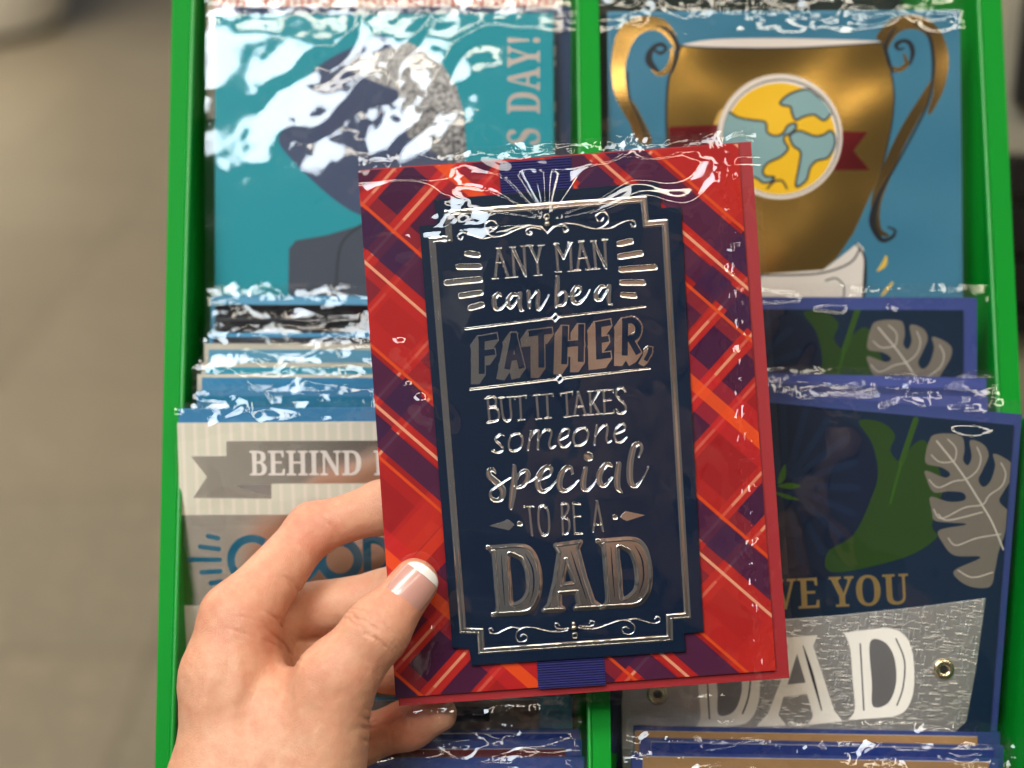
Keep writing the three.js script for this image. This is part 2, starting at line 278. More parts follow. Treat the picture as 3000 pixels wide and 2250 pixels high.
// left column: the packed bags between the teal card and the front card
const stackL = [
  // film top, envelope top, card top, left x, envelope colour, card colour, label
  [830, 866, 893, 618, '#4f8fb0', '#131215', 'black card in a pale blue envelope, backmost of the left stack below the teal card'],
  [912, 930, 940, 636, '#26262c', '#1a191c', 'all black card under crinkled film, second in the left stack below the teal card'],
  [948, 975, 988, 612, '#3f86ad', '#34373f', 'slim blue envelope in shiny film, third in the left stack below the teal card'],
  [988, 1006, 1024, 598, '#b9b2a2', '#5c93ad', 'cream envelope with a blue card, fourth in the left stack below the teal card'],
  [1050, 1062, 1076, 590, '#b5b09f', '#2f8fa8', 'teal card showing as a thin strip in the left stack, below the cream envelope'],
  [1082, 1096, 1106, 578, '#c3bcab', '#3b7fa6', 'blue card with a cream envelope edge, two places behind the cream striped card'],
  [1128, 1146, 1160, 576, '#2f6f96', '#27708f', 'deep blue card in glaring film, just behind the cream striped card'],
];
stackL.forEach(([ft, et, ct, x, ec, cc, label], i) => {
  const d = 0.643 - i * 0.0048, S = new Sheet([x, et, d], [x + 1010, et + 2, d], [x + 14, et + 1300, d - 0.002]);
  bagged('greeting_card', label, S, { env: ec, inset: [0.002, (ct - et) * S.px, 0.003], base: cc, surf: GLOSS, seed: 20 + i, down: 0.05, res: 1000, film: { t: (et - ft) * S.px, amp: 2.2, swell: 2.0, l: 0.0012, step: 0.0009, z: 0.003 } });
});
// front left: cream striped card with a silver banner
const SB = new Sheet([522, 1200, 0.606], [1560, 1192, 0.606], [590, 2560, 0.630]);
bagged('greeting_card', 'cream striped card with a silver banner and teal ray lettering behind the hand', SB, {
  env: '#2f76a3', inset: [-0.0003, 38 * SB.px, 0.003], base: '#e0dac8', seed: 30, film: { t: 0.0025, amp: 1.9, swell: 1.5, l: 0.0006 },
  make(a) {
    const P = Z(500, 1180);
    for (let k = 0; k < 34; k++) { const x = 60 + k * 105; a.line(P([x, 170], [x + 30, 980]), 24, '#d2cdb9', MATTE, 0.75, 'butt'); a.line(P([x + 50, 170], [x + 82, 980]), 3.4, '#e8d9cd', GLOSS, 1, 'butt'); }
    a.fill(P([80, 980], [3300, 965], [3400, 1770], [105, 1775]), '#d6d0ca', FOIL);
    a.fill(P([90, 1772], [3400, 1765], [3500, 5000], [200, 5000]), '#d7d3cd');
    a.fill(P([185, 463], [495, 463], [495, 333], [3300, 318], [3300, 695], [890, 705], [890, 836], [203, 830], [325, 645]), '#d6d0ca', FOIL);
    a.fill(P([560, 716], [885, 713], [880, 822]), '#c9c6c6', SATIN);
    a.text('BEHIND', ...P([695, 632])[0], ...P([1692, 630])[0], 72, SERIF, '#e2dad1'); a.text('EVERY', ...P([1785, 630])[0], ...P([2600, 626])[0], 72, SERIF, '#e2dad1');
    const teal = '#0d5670';
    for (const [x0, y0, x1, y1] of [[335, 1165, 420, 1183], [268, 1258, 428, 1277], [170, 1370, 435, 1372], [280, 1482, 440, 1472], [360, 1577, 445, 1562]]) a.line(P([x0, y0], [x1, y1]), 14, teal, GLOSS);
    const arc = (cx, cy, r, f, t) => Array.from({ length: 30 }, (_, k) => { const q = f + (t - f) * k / 29; return [cx + r * Math.cos(q), cy + r * Math.sin(q)]; });
    a.line(P(...arc(720, 1372, 185, -0.95, -5.9)), 23, teal, GLOSS, 1, 'butt'); a.line(P([905, 1440], [905, 1390], [790, 1390]), 22, teal, GLOSS, 1, 'butt');
    a.line(P(...arc(1110, 1372, 175, 0, 6.3)), 26, teal, GLOSS); a.line(P(...arc(1490, 1372, 160, 0, 6.3)), 26, teal, GLOSS);
    a.line(P([1725, 1180], [1735, 1500]), 24, teal, GLOSS, 1, 'butt'); a.line(P([1725, 1198], ...arc(1780, 1345, 150, -1.57, 1.57), [1735, 1495]), 24, teal, GLOSS, 1, 'butt');
    a.text('M', 575, 1870, 630, 1870, 34, SERIF, '#6a6f76');
  },
});

// right column: leaf cards
function leafArt(a) {
  const P = Z(2100, 750, 2.212), Q = Z(1700, 1500, 1.7015), navy = '#0a2137';
  a.blob([[2330, 1180], [2520, 1260], [2568, 1390], [2560, 1560], [2450, 1680], [2250, 1720], [2080, 1640], [2050, 1400], [2140, 1230]], '#0a1830');
  for (let k = 0; k < 13; k++) { const t = -2.6 + k * 0.33; a.line([[2300 + 30 * Math.cos(t), 1420 + 30 * Math.sin(t)], [2300 + 210 * Math.cos(t), 1420 + 230 * Math.sin(t)]], 20, '#0f2d4a', MATTE, 0.45); }
  const grn = '#243f14';
  a.blob([...P([915, 1070], [1060, 1078], [1150, 1160], [1120, 1260], [1190, 1335], [1260, 1230], [1340, 1195], [1400, 1300], [1460, 1500]), ...Q([1750, 60], [1770, 130], [1600, 230], [1260, 300], [1230, 200], [1360, 110]), ...P([1000, 1560], [1040, 1400], [1000, 1210])], grn);
  a.line(P([1285, 1060], [1190, 1340]), 17, '#2e4c16'); a.line(P([1190, 1340], [1120, 1600]), 8, '#2f5512');
  for (const q of [P([440, 1350], [400, 1420], [395, 1480], [440, 1440]), P([390, 1490], [470, 1470], [540, 1490], [470, 1510]), P([370, 1530], [450, 1545], [530, 1580], [440, 1570])]) a.blob(q, '#3a6216');
  const lf = '#7d756a';
  a.blob([...P([1400, 1160], [1490, 1150], [1580, 1168], [1600, 1250], [1590, 1320], [1620, 1355], [1645, 1300], [1635, 1195], [1720, 1220], [1755, 1290], [1720, 1380], [1690, 1450], [1720, 1495], [1765, 1460], [1797, 1360], [1785, 1283], [1860, 1310], [1915, 1360], [1910, 1430], [1850, 1530], [1825, 1590], [1880, 1650]),
    ...Q([2125, 20], [2110, 110], [2080, 200], [2062, 290], [2040, 368], [1960, 375], [1890, 345], [1860, 290], [1990, 225], [1860, 215], [1800, 150], [1785, 90], [1920, 60], [1770, 45], [1750, 5]),
    ...P([1385, 1640], [1380, 1560], [1500, 1592], [1600, 1580], [1590, 1535], [1500, 1525], [1400, 1530], [1352, 1440], [1350, 1390], [1470, 1435], [1505, 1410], [1450, 1370], [1352, 1345], [1350, 1270], [1370, 1200])], lf, [105, 130]);
  const vein = '#b9b1a4';
  a.line(curve(P([1420, 1200], [1525, 1330], [1610, 1450], [1710, 1610], [1780, 1730], [1850, 1900])), 5, vein, GLOSS);
  for (const q of [P([1490, 1187], [1540, 1240], [1545, 1290], [1525, 1330], [1440, 1335], [1385, 1290]), P([1680, 1240], [1705, 1310], [1680, 1390], [1610, 1445], [1530, 1460], [1430, 1500], [1370, 1450]), P([1835, 1340], [1865, 1410], [1840, 1490], [1760, 1550], [1715, 1610], [1600, 1630], [1450, 1700], [1400, 1640])]) a.line(curve(q), 3.4, vein, GLOSS);
  for (const q of [Q([1780, 10], [1830, 40], [2000, 0]), Q([1830, 130], [1870, 165], [1970, 130], [2090, 110]), Q([1880, 290], [1950, 325], [2050, 300])]) a.line(curve(q), 3.6, vein, GLOSS);
}
const SD = new Sheet([1858, 1110, 0.612], [2994, 1214, 0.608], [1700, 2560, 0.604]);
const leafFront = (a) => {
  leafArt(a);
  const Q = Z(1700, 1500, 1.7015), gold = '#d0b070';
  a.text('LOVE YOU', ...Q([700, 497])[0], ...Q([1640, 455])[0], 88, SERIF, gold, SATIN);
  const plate = Q([200, 680], [600, 590], [1000, 535], [1300, 512], [1700, 470], [2017, 428], [1968, 780], [1920, 1040], [1700, 1250], [210, 1290]);
  a.fill(plate, '#c6c3bf', WOVEN);
  // woven relief of the plate
  const r = rng(3); a.b = a.mk('#000'); a.more = { bumpScale: 0.0002 };
  a.b.save(); a.path(a.b, plate, true); a.b.clip(); a.b.fillStyle = '#808080'; a.b.fillRect(0, 0, a.w, a.h);
  for (let k = 0; k < 9000; k++) { const x = r() * a.w, y = r() * a.h, l = 6 + r() * 26, g = r() > 0.5 ? 255 : 20; a.b.strokeStyle = `rgba(${g},${g},${g},0.6)`; a.b.lineWidth = 1.5 + r() * 2; a.b.beginPath(); a.b.moveTo(x, y); if (r() > 0.45) a.b.lineTo(x + l, y - l * 0.03); else a.b.lineTo(x - l * 0.03, y + l); a.b.stroke(); }
  a.b.restore();
  const white = '#f0e9de', ink = '#23252c';
  const D = (dx, dy) => {
    const q = (...p) => Q(...p.map(([x, y]) => [x + dx, y + dy]));
    a.fill(curve(q([1330, 640], [1310, 600], [1310, 600], [1450, 583], [1540, 578], [1620, 620], [1655, 720], [1658, 880], [1622, 980], [1560, 1015], [1450, 1026], [1330, 1035], [1330, 1035], [1365, 980], [1355, 840], [1345, 700]), 5, true), white);
    a.smooth(curve(q([1330, 640], [1310, 600], [1310, 600], [1450, 583], [1540, 578], [1620, 620], [1655, 720], [1658, 880], [1622, 980], [1560, 1015], [1450, 1026], [1330, 1035], [1330, 1035], [1365, 980], [1355, 840], [1345, 700]), 5, true));
    a.fill(curve(q([1440, 650], [1510, 645], [1560, 720], [1570, 850], [1530, 950], [1455, 965], [1450, 850]), 5, true), '#a3a1a2', WOVEN);
    a.brush(q([1392, 655, 3], [1400, 800, 9], [1410, 985, 4]), ink); a.brush(q([1570, 630, 3], [1612, 740, 14], [1605, 870, 12], [1575, 960, 3]), ink);
  };
  a.smooth = (p) => { a.path(a.b, p, true); a.b.fillStyle = '#808080'; a.b.fill(); };
  D(0, 0); D(-768, 42);
  a.fill(Q([1003, 625], [1178, 612], [1158, 668], [1262, 985], [1305, 1042], [1125, 1060], [1158, 1018], [1130, 905], [1010, 918], [985, 1010], [1025, 1062], [875, 1066], [935, 1000], [1012, 800], [1035, 665]), white);
  a.smooth(Q([1003, 625], [1178, 612], [1158, 668], [1262, 985], [1305, 1042], [1125, 1060], [1158, 1018], [1130, 905], [1010, 918], [985, 1010], [1025, 1062], [875, 1066], [935, 1000], [1012, 800], [1035, 665])); a.fill(Q([1078, 705], [1030, 858], [1120, 848]), '#a3a1a2', WOVEN); a.brush(Q([1108, 665, 3], [1150, 800, 14], [1200, 985, 4]), ink);
};
const dad = bagged('greeting_card', 'navy leaf card with a riveted silver plate and big white lettering', SD, {
  env: '#20336f', inset: [0.006, 0.0042, 0.003], base: '#0a2137', seed: 40, film: { t: 0.005, amp: 1.6, swell: 1.35, r: 0.002 }, make: leafFront,
});
for (const [x, y] of [[2762, 1959], [1925, 2032]]) {             // brass eyelets through the plate
  const g = new THREE.TorusGeometry(0.0026, 0.0013, 12, 32), [u, v] = SD.L(x, y);
  mesh('eyelet', g.scale(1, 1, 0.75).translate(u, v, 0.0016), phys(col('#d6c8a4'), 0.25, { metalness: 1 }), dad.t);
  mesh('eyelet_hole', new THREE.CircleGeometry(0.002, 24).translate(u, v, 0.0016), std(col('#0b0b0d'), 0.8), dad.t);
}
const S1 = new Sheet([1790, 868, 0.634], [2862, 872, 0.632], [1800, 2200, 0.630]);
bagged('greeting_card', 'navy leaf card in a blue envelope below the trophy card', S1, {
  env: '#26387a', inset: [0.006, 0.0048, 0.0055], base: '#0a2137', seed: 41, film: { t: 0.0045, amp: 1.6, swell: 1.3 },
  make(a) { const p = a.p.bind(a), k = 0.955; a.p = (x, y) => p(2634 + (x - 2808) * k, 928 + (y - 1262) * k + (x - 2808) * -0.05); leafArt(a); },
});
for (const [i, ft, x1, label] of [[0, 1078, 2890, 'periwinkle envelope in crumpled film, right stack, nearest the upper leaf card'], [1, 1132, 2894, 'periwinkle envelope in crumpled film, right stack, just behind the plate card']]) {
  const d = 0.6255 - i * 0.005, S = new Sheet([1830, ft - 8 + 14, d], [x1, ft + 30, d], [1810, ft + 1300, d]);
  bagged('greeting_card', label, S, { env: '#39468a', inset: [0.004, 0.004, 0.004], base: '#2e3b70', seed: 44 + i, down: 0.04, res: 1000, film: { t: 0.0028, amp: 2.2, swell: 1.2, step: 0.0009 } });
}

// bottom tier
const botL = [
  [2040, 2046, 2052, 1000, 1676, 0.601, '#2a86a8', '#6d6a64', 'grey card with dark squares in a teal envelope under the held card'],
  [2112, 2142, 2150, 960, 1700, 0.5955, '#1a3474', '#183170', 'blue envelope under clear film, upper of the lower left pocket'],
  [2166, 2172, 2196, 940, 1704, 0.5925, '#1f3b7c', '#5c1a1e', 'blue envelope with a dark red card, middle of the lower left pocket'],
  [2214, 2222, 2260, 930, 1712, 0.589, '#1f3a7c', '#22336e', 'blue envelope at the very bottom of the lower left pocket'],
];
botL.forEach(([ft, et, ct, x0, x1, d, ec, cc, label], i) => {
  const S = new Sheet([x0, et, d], [x1, et - 4, d], [x0 + 10, et + 1200, d - 0.01]);
  bagged('greeting_card', label, S, { env: ec, inset: [0.003, (ct - et) * S.px, i === 0 ? 100 * S.px : i === 2 ? 0.006 : 0.004], base: cc, seed: 50 + i, down: 0.06, film: { t: Math.max(0.0012, (et - ft) * S.px), amp: 1.7, swell: 1.5, step: 0.0009 },
    make: i === 0 ? (a) => { for (const x of [1310, 1366]) { a.fill([[x, 2070], [x + 68, 2070], [x + 68, 2112], [x, 2112]], '#1a2138'); a.line([[x + 20, 2092], [x + 50, 2092]], 3, '#8d8f98'); } } : undefined });
});
const botR = [
  [2100, 2128, 2140, 1858, 2930, 0.601, '#1d3272', '#a87f52', 'blue envelope with a kraft edge, farther of the lower right pocket'],
  [2150, 2162, 2171, 1874, 2940, 0.5975, '#1d3272', '#1b3070', 'blue card in glossy film between the kraft strips, lower right pocket'],
  [2203, 2206, 2214, 1850, 2926, 0.594, '#22367a', '#98754f', 'kraft card in clear film at the very bottom of the lower right pocket'],
];
botR.forEach(([ft, et, ct, x0, x1, d, ec, cc, label], i) => {
  const S = new Sheet([x0, et, d], [x1, et + (i === 1 ? 24 : 18), d], [x0 - 20, et + 1200, d - 0.01]);
  bagged('greeting_card', label, S, { env: ec, inset: [i ? 0.004 : 0.0002, (ct - et) * S.px, i === 0 ? 70 * S.px : 0.004], base: cc, seed: 60 + i, down: 0.06, res: 1500, film: { t: Math.max(0.0012, (et - ft) * S.px), amp: 1.9, swell: 1.6, step: 0.0009 } });
});

// ---------------------------------------------------------------- the held card
const SH = new Sheet([1056, 497, 0.5625], [2200, 415, 0.5625], [1175, 2068, 0.5625]);
const held = SH.place(thing('held_greeting_card', 'red plaid card with a navy foil plaque held up in front of the rack', 'greeting card'));
const foil = phys(new THREE.Color(0.86, 0.845, 0.83), 0.12, { metalness: 1 });
const navyMat = phys(new THREE.Color(0.002, 0.010, 0.030), 0.4, { specularIntensity: 0.35 });
const local = (pts) => pts.map(([x, y]) => SH.L(x, y));
const ZP = 0.0027;                                        // height of the plaque's face
{
  const em = phys(col('#9b1c23'), 0.5);
  mesh('envelope', ...slab([-SH.w / 2, 0, SH.w / 2, SH.h], -0.0016, 0, em, em), held);
  const [l, t] = SH.L(1050, 505), [r] = SH.L(2176, 640), [, b] = SH.L(1700, 2003), R = [l, b, r, SH.L(1500, 470)[1]];
  const a = new Art(SH, R, '#951e20', GLOSS, 9000);
  const s1 = [Math.cos(41 * Math.PI / 180), Math.sin(41 * Math.PI / 180)], s2 = [Math.cos(48 * Math.PI / 180), Math.sin(48 * Math.PI / 180)];
  const band1 = (c, w, k, al = 1) => { for (const q of [-971, 0, 971]) { const n = c + q, x = -n * s1[1], y = n * s1[0]; a.line([[x - 4000 * s1[0], y - 4000 * s1[1]], [x + 4000 * s1[0], y + 4000 * s1[1]]], w, k, GLOSS, al, 'butt'); } };
  const band2 = (c, w, k, al = 1) => { for (const q of [-980, 0, 980]) { const n = c + q, x = n * s2[1], y = n * s2[0]; a.line([[x - 4000 * s2[0], y + 4000 * s2[1]], [x + 4000 * s2[0], y - 4000 * s2[1]]], w, k, GLOSS, al, 'butt'); } };
  const red = '#b02622', org = '#cf4a1f', tan = '#d99472', pur = '#3d2040', nav = '#2c1a3e';
  band2(2231, 92, nav, 0.8); band2(2350, 66, nav, 0.75); band2(2636, 84, nav, 0.8); band2(1950, 80, '#c9331f', 0.7); band2(2010, 34, '#d8401f', 0.6); band2(2906, 60, red, 0.7);
  band2(2108, 74, nav, 0.7); band2(2171, 40, red, 0.9); band2(2291, 46, red, 0.95); band2(2396, 34, red, 0.8); band2(2583, 40, red, 0.9); band2(2696, 50, red, 0.95);
  band2(2171, 9, tan, 0.85); band2(2291, 9, tan, 0.9); band2(2396, 9, '#d3705a', 0.6); band2(2583, 9, tan, 0.8); band2(2696, 9, tan, 0.9);
  band1(-30, 165, red, 0.5); band1(487, 120, '#c3262a', 0.55); band1(487, 36, '#e2531f', 0.8); band1(-263, 50, red, 0.55); band1(300, 40, red, 0.5); band1(20, 60, red, 0.5); band1(170, 40, red, 0.7); band1(-122, 60, red, 0.7);
  band1(108, 84, pur, 0.84); band1(228, 66, pur, 0.84); band1(-196, 84, pur, 0.84);
  band1(-245, 9, org, 0.95); band1(281, 9, org, 0.95); band1(50, 9, org, 0.95); band1(-122, 9, tan); band1(173, 9, tan);
  mesh('card', ...slab(R, 0.0002, 0.0013, a.material(), std(col('#a8242a'), 0.6)), held);

  // the notched navy plaque
  const sh = new THREE.Shape(local([[1231, 665], [1281, 660], [1274, 588], [1928, 537], [1934, 613], [1992, 608], [2058, 1847], [2001, 1852], [2006, 1904], [1383, 1945], [1376, 1897], [1327, 1894]]).map(([x, y]) => new THREE.Vector2(x, y)));
  mesh('plaque', new THREE.ExtrudeGeometry(sh, { depth: ZP - 0.0014 - 0.00015, bevelThickness: 0.00015, bevelSize: 0.00012, bevelSegments: 2 }).translate(0, 0, 0.0014), navyMat, held);
  // grosgrain ribbon ends above and below the plaque
  const rib = phys(col('#17175c'), 0.75, { sheen: 0.4, sheenColor: col('#4a4ac0'), sheenRoughness: 0.6 });
  for (const q of [[[1462, 478], [1672, 463], [1468, 570]], [[1572, 1930], [1769, 1918], [1577, 2016]]]) {
    const [p0, p1, p2] = local(q), ex = [p1[0] - p0[0], p1[1] - p0[1]], ey = [p2[0] - p0[0], p2[1] - p0[1]], pos = [], idx = [], nr = 96;
    for (let j = 0; j <= nr; j++) for (let i = 0; i <= 24; i++) { const s = i / 24, t = j / nr; pos.push(p0[0] + ex[0] * s + ey[0] * t, p0[1] + ex[1] * s + ey[1] * t, 0.00175 + 0.00022 * Math.sin(t * 12 * 2 * Math.PI) + 0.00004 * Math.sin(s * 200)); }
    for (let j = 0; j < nr; j++) for (let i = 0; i < 24; i++) { const k = j * 25 + i; idx.push(k, k + 25, k + 26, k, k + 26, k + 1); }
    const g = new THREE.BufferGeometry(); g.setAttribute('position', new THREE.Float32BufferAttribute(pos, 3)); g.setIndex(idx); g.computeVertexNormals();
    mesh('ribbon', g, rib, held);
  }
}
// raised foil strokes with flat tops and rounded flanks
let lift = 0;
const DISH = [[-1, 0], [-0.96, 1], [-0.80, 0.72], [-0.55, 0.3], [0, 0.2], [0.55, 0.3], [0.80, 0.72], [0.96, 1], [1, 0]];
const RIM = [[-1, 0.15], [-0.4, 0.3], [0.2, 0.65], [0.75, 1], [1, 0]];             // gentle on its left side, steep on its right
function stroke(pts, z = ZP, h = 0.00022, closed = false, prof = DISH) {
  let q = curve(pts.map(([x, y, w]) => [x, y, w]), pts.length > 2 ? 7 : 1, closed);
  q = q.map(([x, y, w]) => [...SH.L(x, y), w * SH.px * 0.53]);
  const dir = (i) => { const a = q[Math.max(0, i - 1)], b = q[Math.min(q.length - 1, i + 1)], l = Math.hypot(b[0] - a[0], b[1] - a[1]) || 1; return [(b[0] - a[0]) / l, (b[1] - a[1]) / l]; };
  const st = q.map((p, i) => [...p, ...dir(i)]), cap = (p, s) => [0.95, 0.75, 0.4].map((f) => { const w = p[2]; return [p[0] + s * p[3] * w * f, p[1] + s * p[4] * w * f, w * Math.sqrt(1 - f * f), p[3], p[4]]; });
  const all = closed ? st : [...cap(st[0], -1), ...st, ...cap(st[st.length - 1], 1).reverse()];
  const pos = [], idx = [], m = prof.length;
  lift = (lift + 1) % 12;
  for (const [x, y, w, dx, dy] of all) for (const [a, b] of prof) pos.push(x - dy * w * a, y + dx * w * a, z - 0.00002 + b * h + lift * 0.000006 + b * 0.00005 * n2((x - dy * w * a) * 190, (y + dx * w * a) * 190));
  for (let i = 0; i < all.length - 1 + (closed ? 1 : 0); i++) for (let k = 0; k < m - 1; k++) { const p = i * m + k, r = ((i + 1) % all.length) * m + k; idx.push(p, p + 1, r + 1, p, r + 1, r); }
  const g = new THREE.BufferGeometry(); g.setAttribute('position', new THREE.Float32BufferAttribute(pos, 3)); g.setIndex(idx); g.computeVertexNormals(); return g.toNonIndexed();
}
function relief(pts, holes = [], z = ZP, h = 0.0002, bev = 0.00016) {
  const v = (l) => local(l).map(([x, y]) => new THREE.Vector2(x, y)), s = new THREE.Shape(v(pts));
  for (const o of holes) s.holes.push(new THREE.Path(v(o)));
  const g = new THREE.ExtrudeGeometry(s, { depth: h * 0.3, bevelThickness: h * 0.7, bevelSize: bev, bevelSegments: 3, curveSegments: 6 }).translate(0, 0, z - h * 0.65); g.deleteAttribute('uv'); return g;
}
function rim(pts, w, z, inside = true) {                            // a ridge along an outline, its gentle slope turned inwards
  let a = 0; pts.forEach((p, i) => { const q = pts[(i + 1) % pts.length]; a += p[0] * q[1] - q[0] * p[1]; });
  const l = (a > 0) === inside ? [...pts].reverse() : pts;
  const out = []; l.forEach((p, i) => { const q = l[(i + 1) % l.length], n = Math.max(1, Math.round(Math.hypot(q[0] - p[0], q[1] - p[1]) / 6)); for (let k = 0; k < n; k++) out.push([p[0] + (q[0] - p[0]) * k / n, p[1] + (q[1] - p[1]) * k / n, w]); });
  return stroke(out, z, 0.0002, true, RIM);
}
const word = (name, list) => mesh(name, mergeGeometries(list), foil, held);
const A = Z(1220, 540), B = Z(1340, 640), C = Z(1360, 1120), D = Z(1360, 1450);
const seg = (T, w) => (x0, y0, x1, y1, k = w) => stroke(T([x0, y0, k], [x1, y1, k]));
const poly = (T, w) => (...p) => stroke(T(...p.map(([x, y, k]) => [x, y, k ?? w])));
{
  // border
  const out = [...A([120, 480], [270, 465], [255, 245], [2010, 118], [2030, 335], [2195, 322]), ...D([1975, 1065], [1815, 1080], [1820, 1265], [135, 1380], [125, 1205]), [1351, 1849]];
  const c = [1641, 1243], inner = (k) => out.map(([x, y]) => [x, y]);
  const n = out.length, ins = out.map((p, i) => {                           // inset each corner along its bisector
    const a = out[(i + n - 1) % n], b = out[(i + 1) % n], u = [p[0] - a[0], p[1] - a[1]], v = [b[0] - p[0], b[1] - p[1]], lu = Math.hypot(...u), lv = Math.hypot(...v);
    const nu = [-u[1] / lu, u[0] / lu], nv = [-v[1] / lv, v[0] / lv], k = 13 / (1 + nu[0] * nv[0] + nu[1] * nv[1]);
    return [p[0] + (nu[0] + nv[0]) * k, p[1] + (nu[1] + nv[1]) * k];
  });
  mesh('foil_border', mergeGeometries([relief(out, [ins], ZP, 0.00008, 0.00004), rim(out, 6, ZP + 0.00005), rim(ins, 6, ZP + 0.00005, false)]), foil, held);
  // scrolls
  const s = poly(A, 13), d = poly(D, 11);
  word('foil_scroll', [s([1085, 380], [1000, 368], [900, 395], [800, 440], [700, 468], [640, 445], [608, 390], [620, 340], [660, 325], [705, 350], [705, 385], [675, 400], [650, 380]), s([660, 468], [580, 480], [500, 455], [430, 430], [380, 440], [370, 475], [395, 490], [412, 465]), s([1090, 400], [1020, 385], [975, 400], [970, 435], [995, 450], [1015, 430], [995, 420]),
    s([1200, 385], [1290, 350], [1400, 355], [1500, 385], [1590, 395], [1660, 360], [1685, 310], [1665, 260], [1615, 252], [1575, 285], [1590, 325], [1625, 325], [1640, 300]), s([1620, 395], [1700, 390], [1780, 350], [1850, 325], [1910, 335], [1920, 370], [1895, 380], [1880, 355]), s([1200, 380], [1260, 370], [1310, 375], [1330, 405], [1300, 425], [1285, 400]), poly(A, 15)([1092, 378], [1150, 432]), poly(A, 15)([1150, 432], [1203, 378])]);
  word('foil_scroll', [d([905, 1175], [830, 1190], [720, 1180], [620, 1155], [540, 1150], [480, 1175], [455, 1220], [465, 1265], [510, 1278], [550, 1255], [548, 1225], [515, 1212], [495, 1230]), d([490, 1160], [420, 1150], [350, 1175], [290, 1205], [235, 1200], [220, 1170], [240, 1158], [255, 1180]), d([910, 1160], [850, 1165], [800, 1150], [795, 1120], [820, 1115], [835, 1135]),
    d([1000, 1150], [1070, 1165], [1160, 1160], [1270, 1120], [1370, 1090], [1440, 1095], [1490, 1140], [1485, 1190], [1440, 1215], [1390, 1195], [1385, 1160], [1415, 1145], [1435, 1160]), d([1440, 1085], [1500, 1075], [1580, 1095], [1650, 1115], [1700, 1105], [1715, 1075], [1690, 1055], [1668, 1075]), d([1010, 1135], [1070, 1145], [1125, 1135], [1140, 1105], [1110, 1095], [1095, 1115])]);
  // beads on the scrolls
  for (const [T, x, y, rx, ry] of [[A, 1145, 345, 0, -52], [D, 958, 1140, 12, 85]]) {
    const [u, v] = SH.L(...T([x, y])[0]), [u2, v2] = SH.L(...T([x + rx, y + ry])[0]);
    mesh('bead', mergeGeometries([new THREE.SphereGeometry(0.0012, 20, 14).scale(1, 0.8, 1).translate(u, v - 0.0004, ZP + 0.0008), new THREE.SphereGeometry(0.00085, 20, 14).translate(u, v + 0.0009, ZP + 0.0007), new THREE.TorusGeometry(0.00085, 0.00024, 8, 20).translate(u2, v2, ZP + 0.0004)]), phys(col('#dcd2c2'), 0.12, { metalness: 1 }), held);
  }
  // dashes beside the first lines
  const k = seg(A, 56);
  for (const q of [[450, 615, 538, 625], [375, 730, 550, 730], [275, 870, 555, 845, 58], [395, 985, 560, 960], [480, 1090, 572, 1065], [1785, 530, 1875, 510], [1790, 640, 1962, 615], [1800, 755, 2082, 735, 58], [1805, 868, 1982, 872], [1810, 975, 1908, 985, 52]]) mesh('foil_dash', k(...q), foil, held);
  // ruled lines with a diamond
  const r = seg(A, 21), r2 = seg(B, 21), dia = (T, x, y) => [poly(T, 13)([x - 34, y + 4], [x + 3, y - 36]), poly(T, 13)([x + 3, y - 36], [x + 34, y - 4]), poly(T, 13)([x + 34, y - 4], [x - 3, y + 36]), poly(T, 13)([x - 3, y + 36], [x - 34, y + 4])];
  word('foil_rule', [r(435, 1274, 1178, 1181), r(1262, 1167, 2003, 1079), ...dia(A, 1218, 1173)]);
  word('foil_rule', [r2(118, 1503, 852, 1416), r2(942, 1405, 1680, 1319), ...dia(B, 897, 1410)]);
  // ANY MAN
  const t = seg(A, 25), f = seg(A, 16);
  word('foil_lettering', [t(722, 575, 692, 825), t(722, 575, 806, 818), f(706, 692, 768, 690), f(670, 832, 715, 830), f(785, 826, 830, 822), f(705, 566, 742, 563),
    t(846, 565, 860, 812), t(846, 562, 955, 802), t(945, 552, 958, 805), f(825, 560, 864, 556), f(840, 820, 885, 816), f(920, 550, 968, 546),
    t(997, 548, 1060, 680), t(1093, 543, 1060, 680), t(1060, 680, 1070, 797), f(975, 547, 1020, 543), f(1072, 541, 1115, 537), f(1040, 804, 1095, 799),
    t(1225, 533, 1243, 768), t(1225, 533, 1292, 655), t(1292, 655, 1350, 523), t(1350, 523, 1358, 762), f(1205, 530, 1242, 526), f(1335, 519, 1364, 516), f(1222, 774, 1268, 770), f(1335, 767, 1378, 763),
    t(1445, 515, 1412, 755), t(1445, 515, 1518, 748), f(1426, 655, 1490, 650), f(1425, 510, 1464, 506), f(1390, 762, 1435, 758), f(1495, 752, 1540, 748),
    t(1552, 508, 1573, 742), t(1552, 508, 1660, 737), t(1650, 498, 1662, 740), f(1533, 505, 1572, 501), f(1552, 749, 1598, 745), f(1630, 495, 1672, 491)]);
  // can be a
  const b = poly(A, 30);
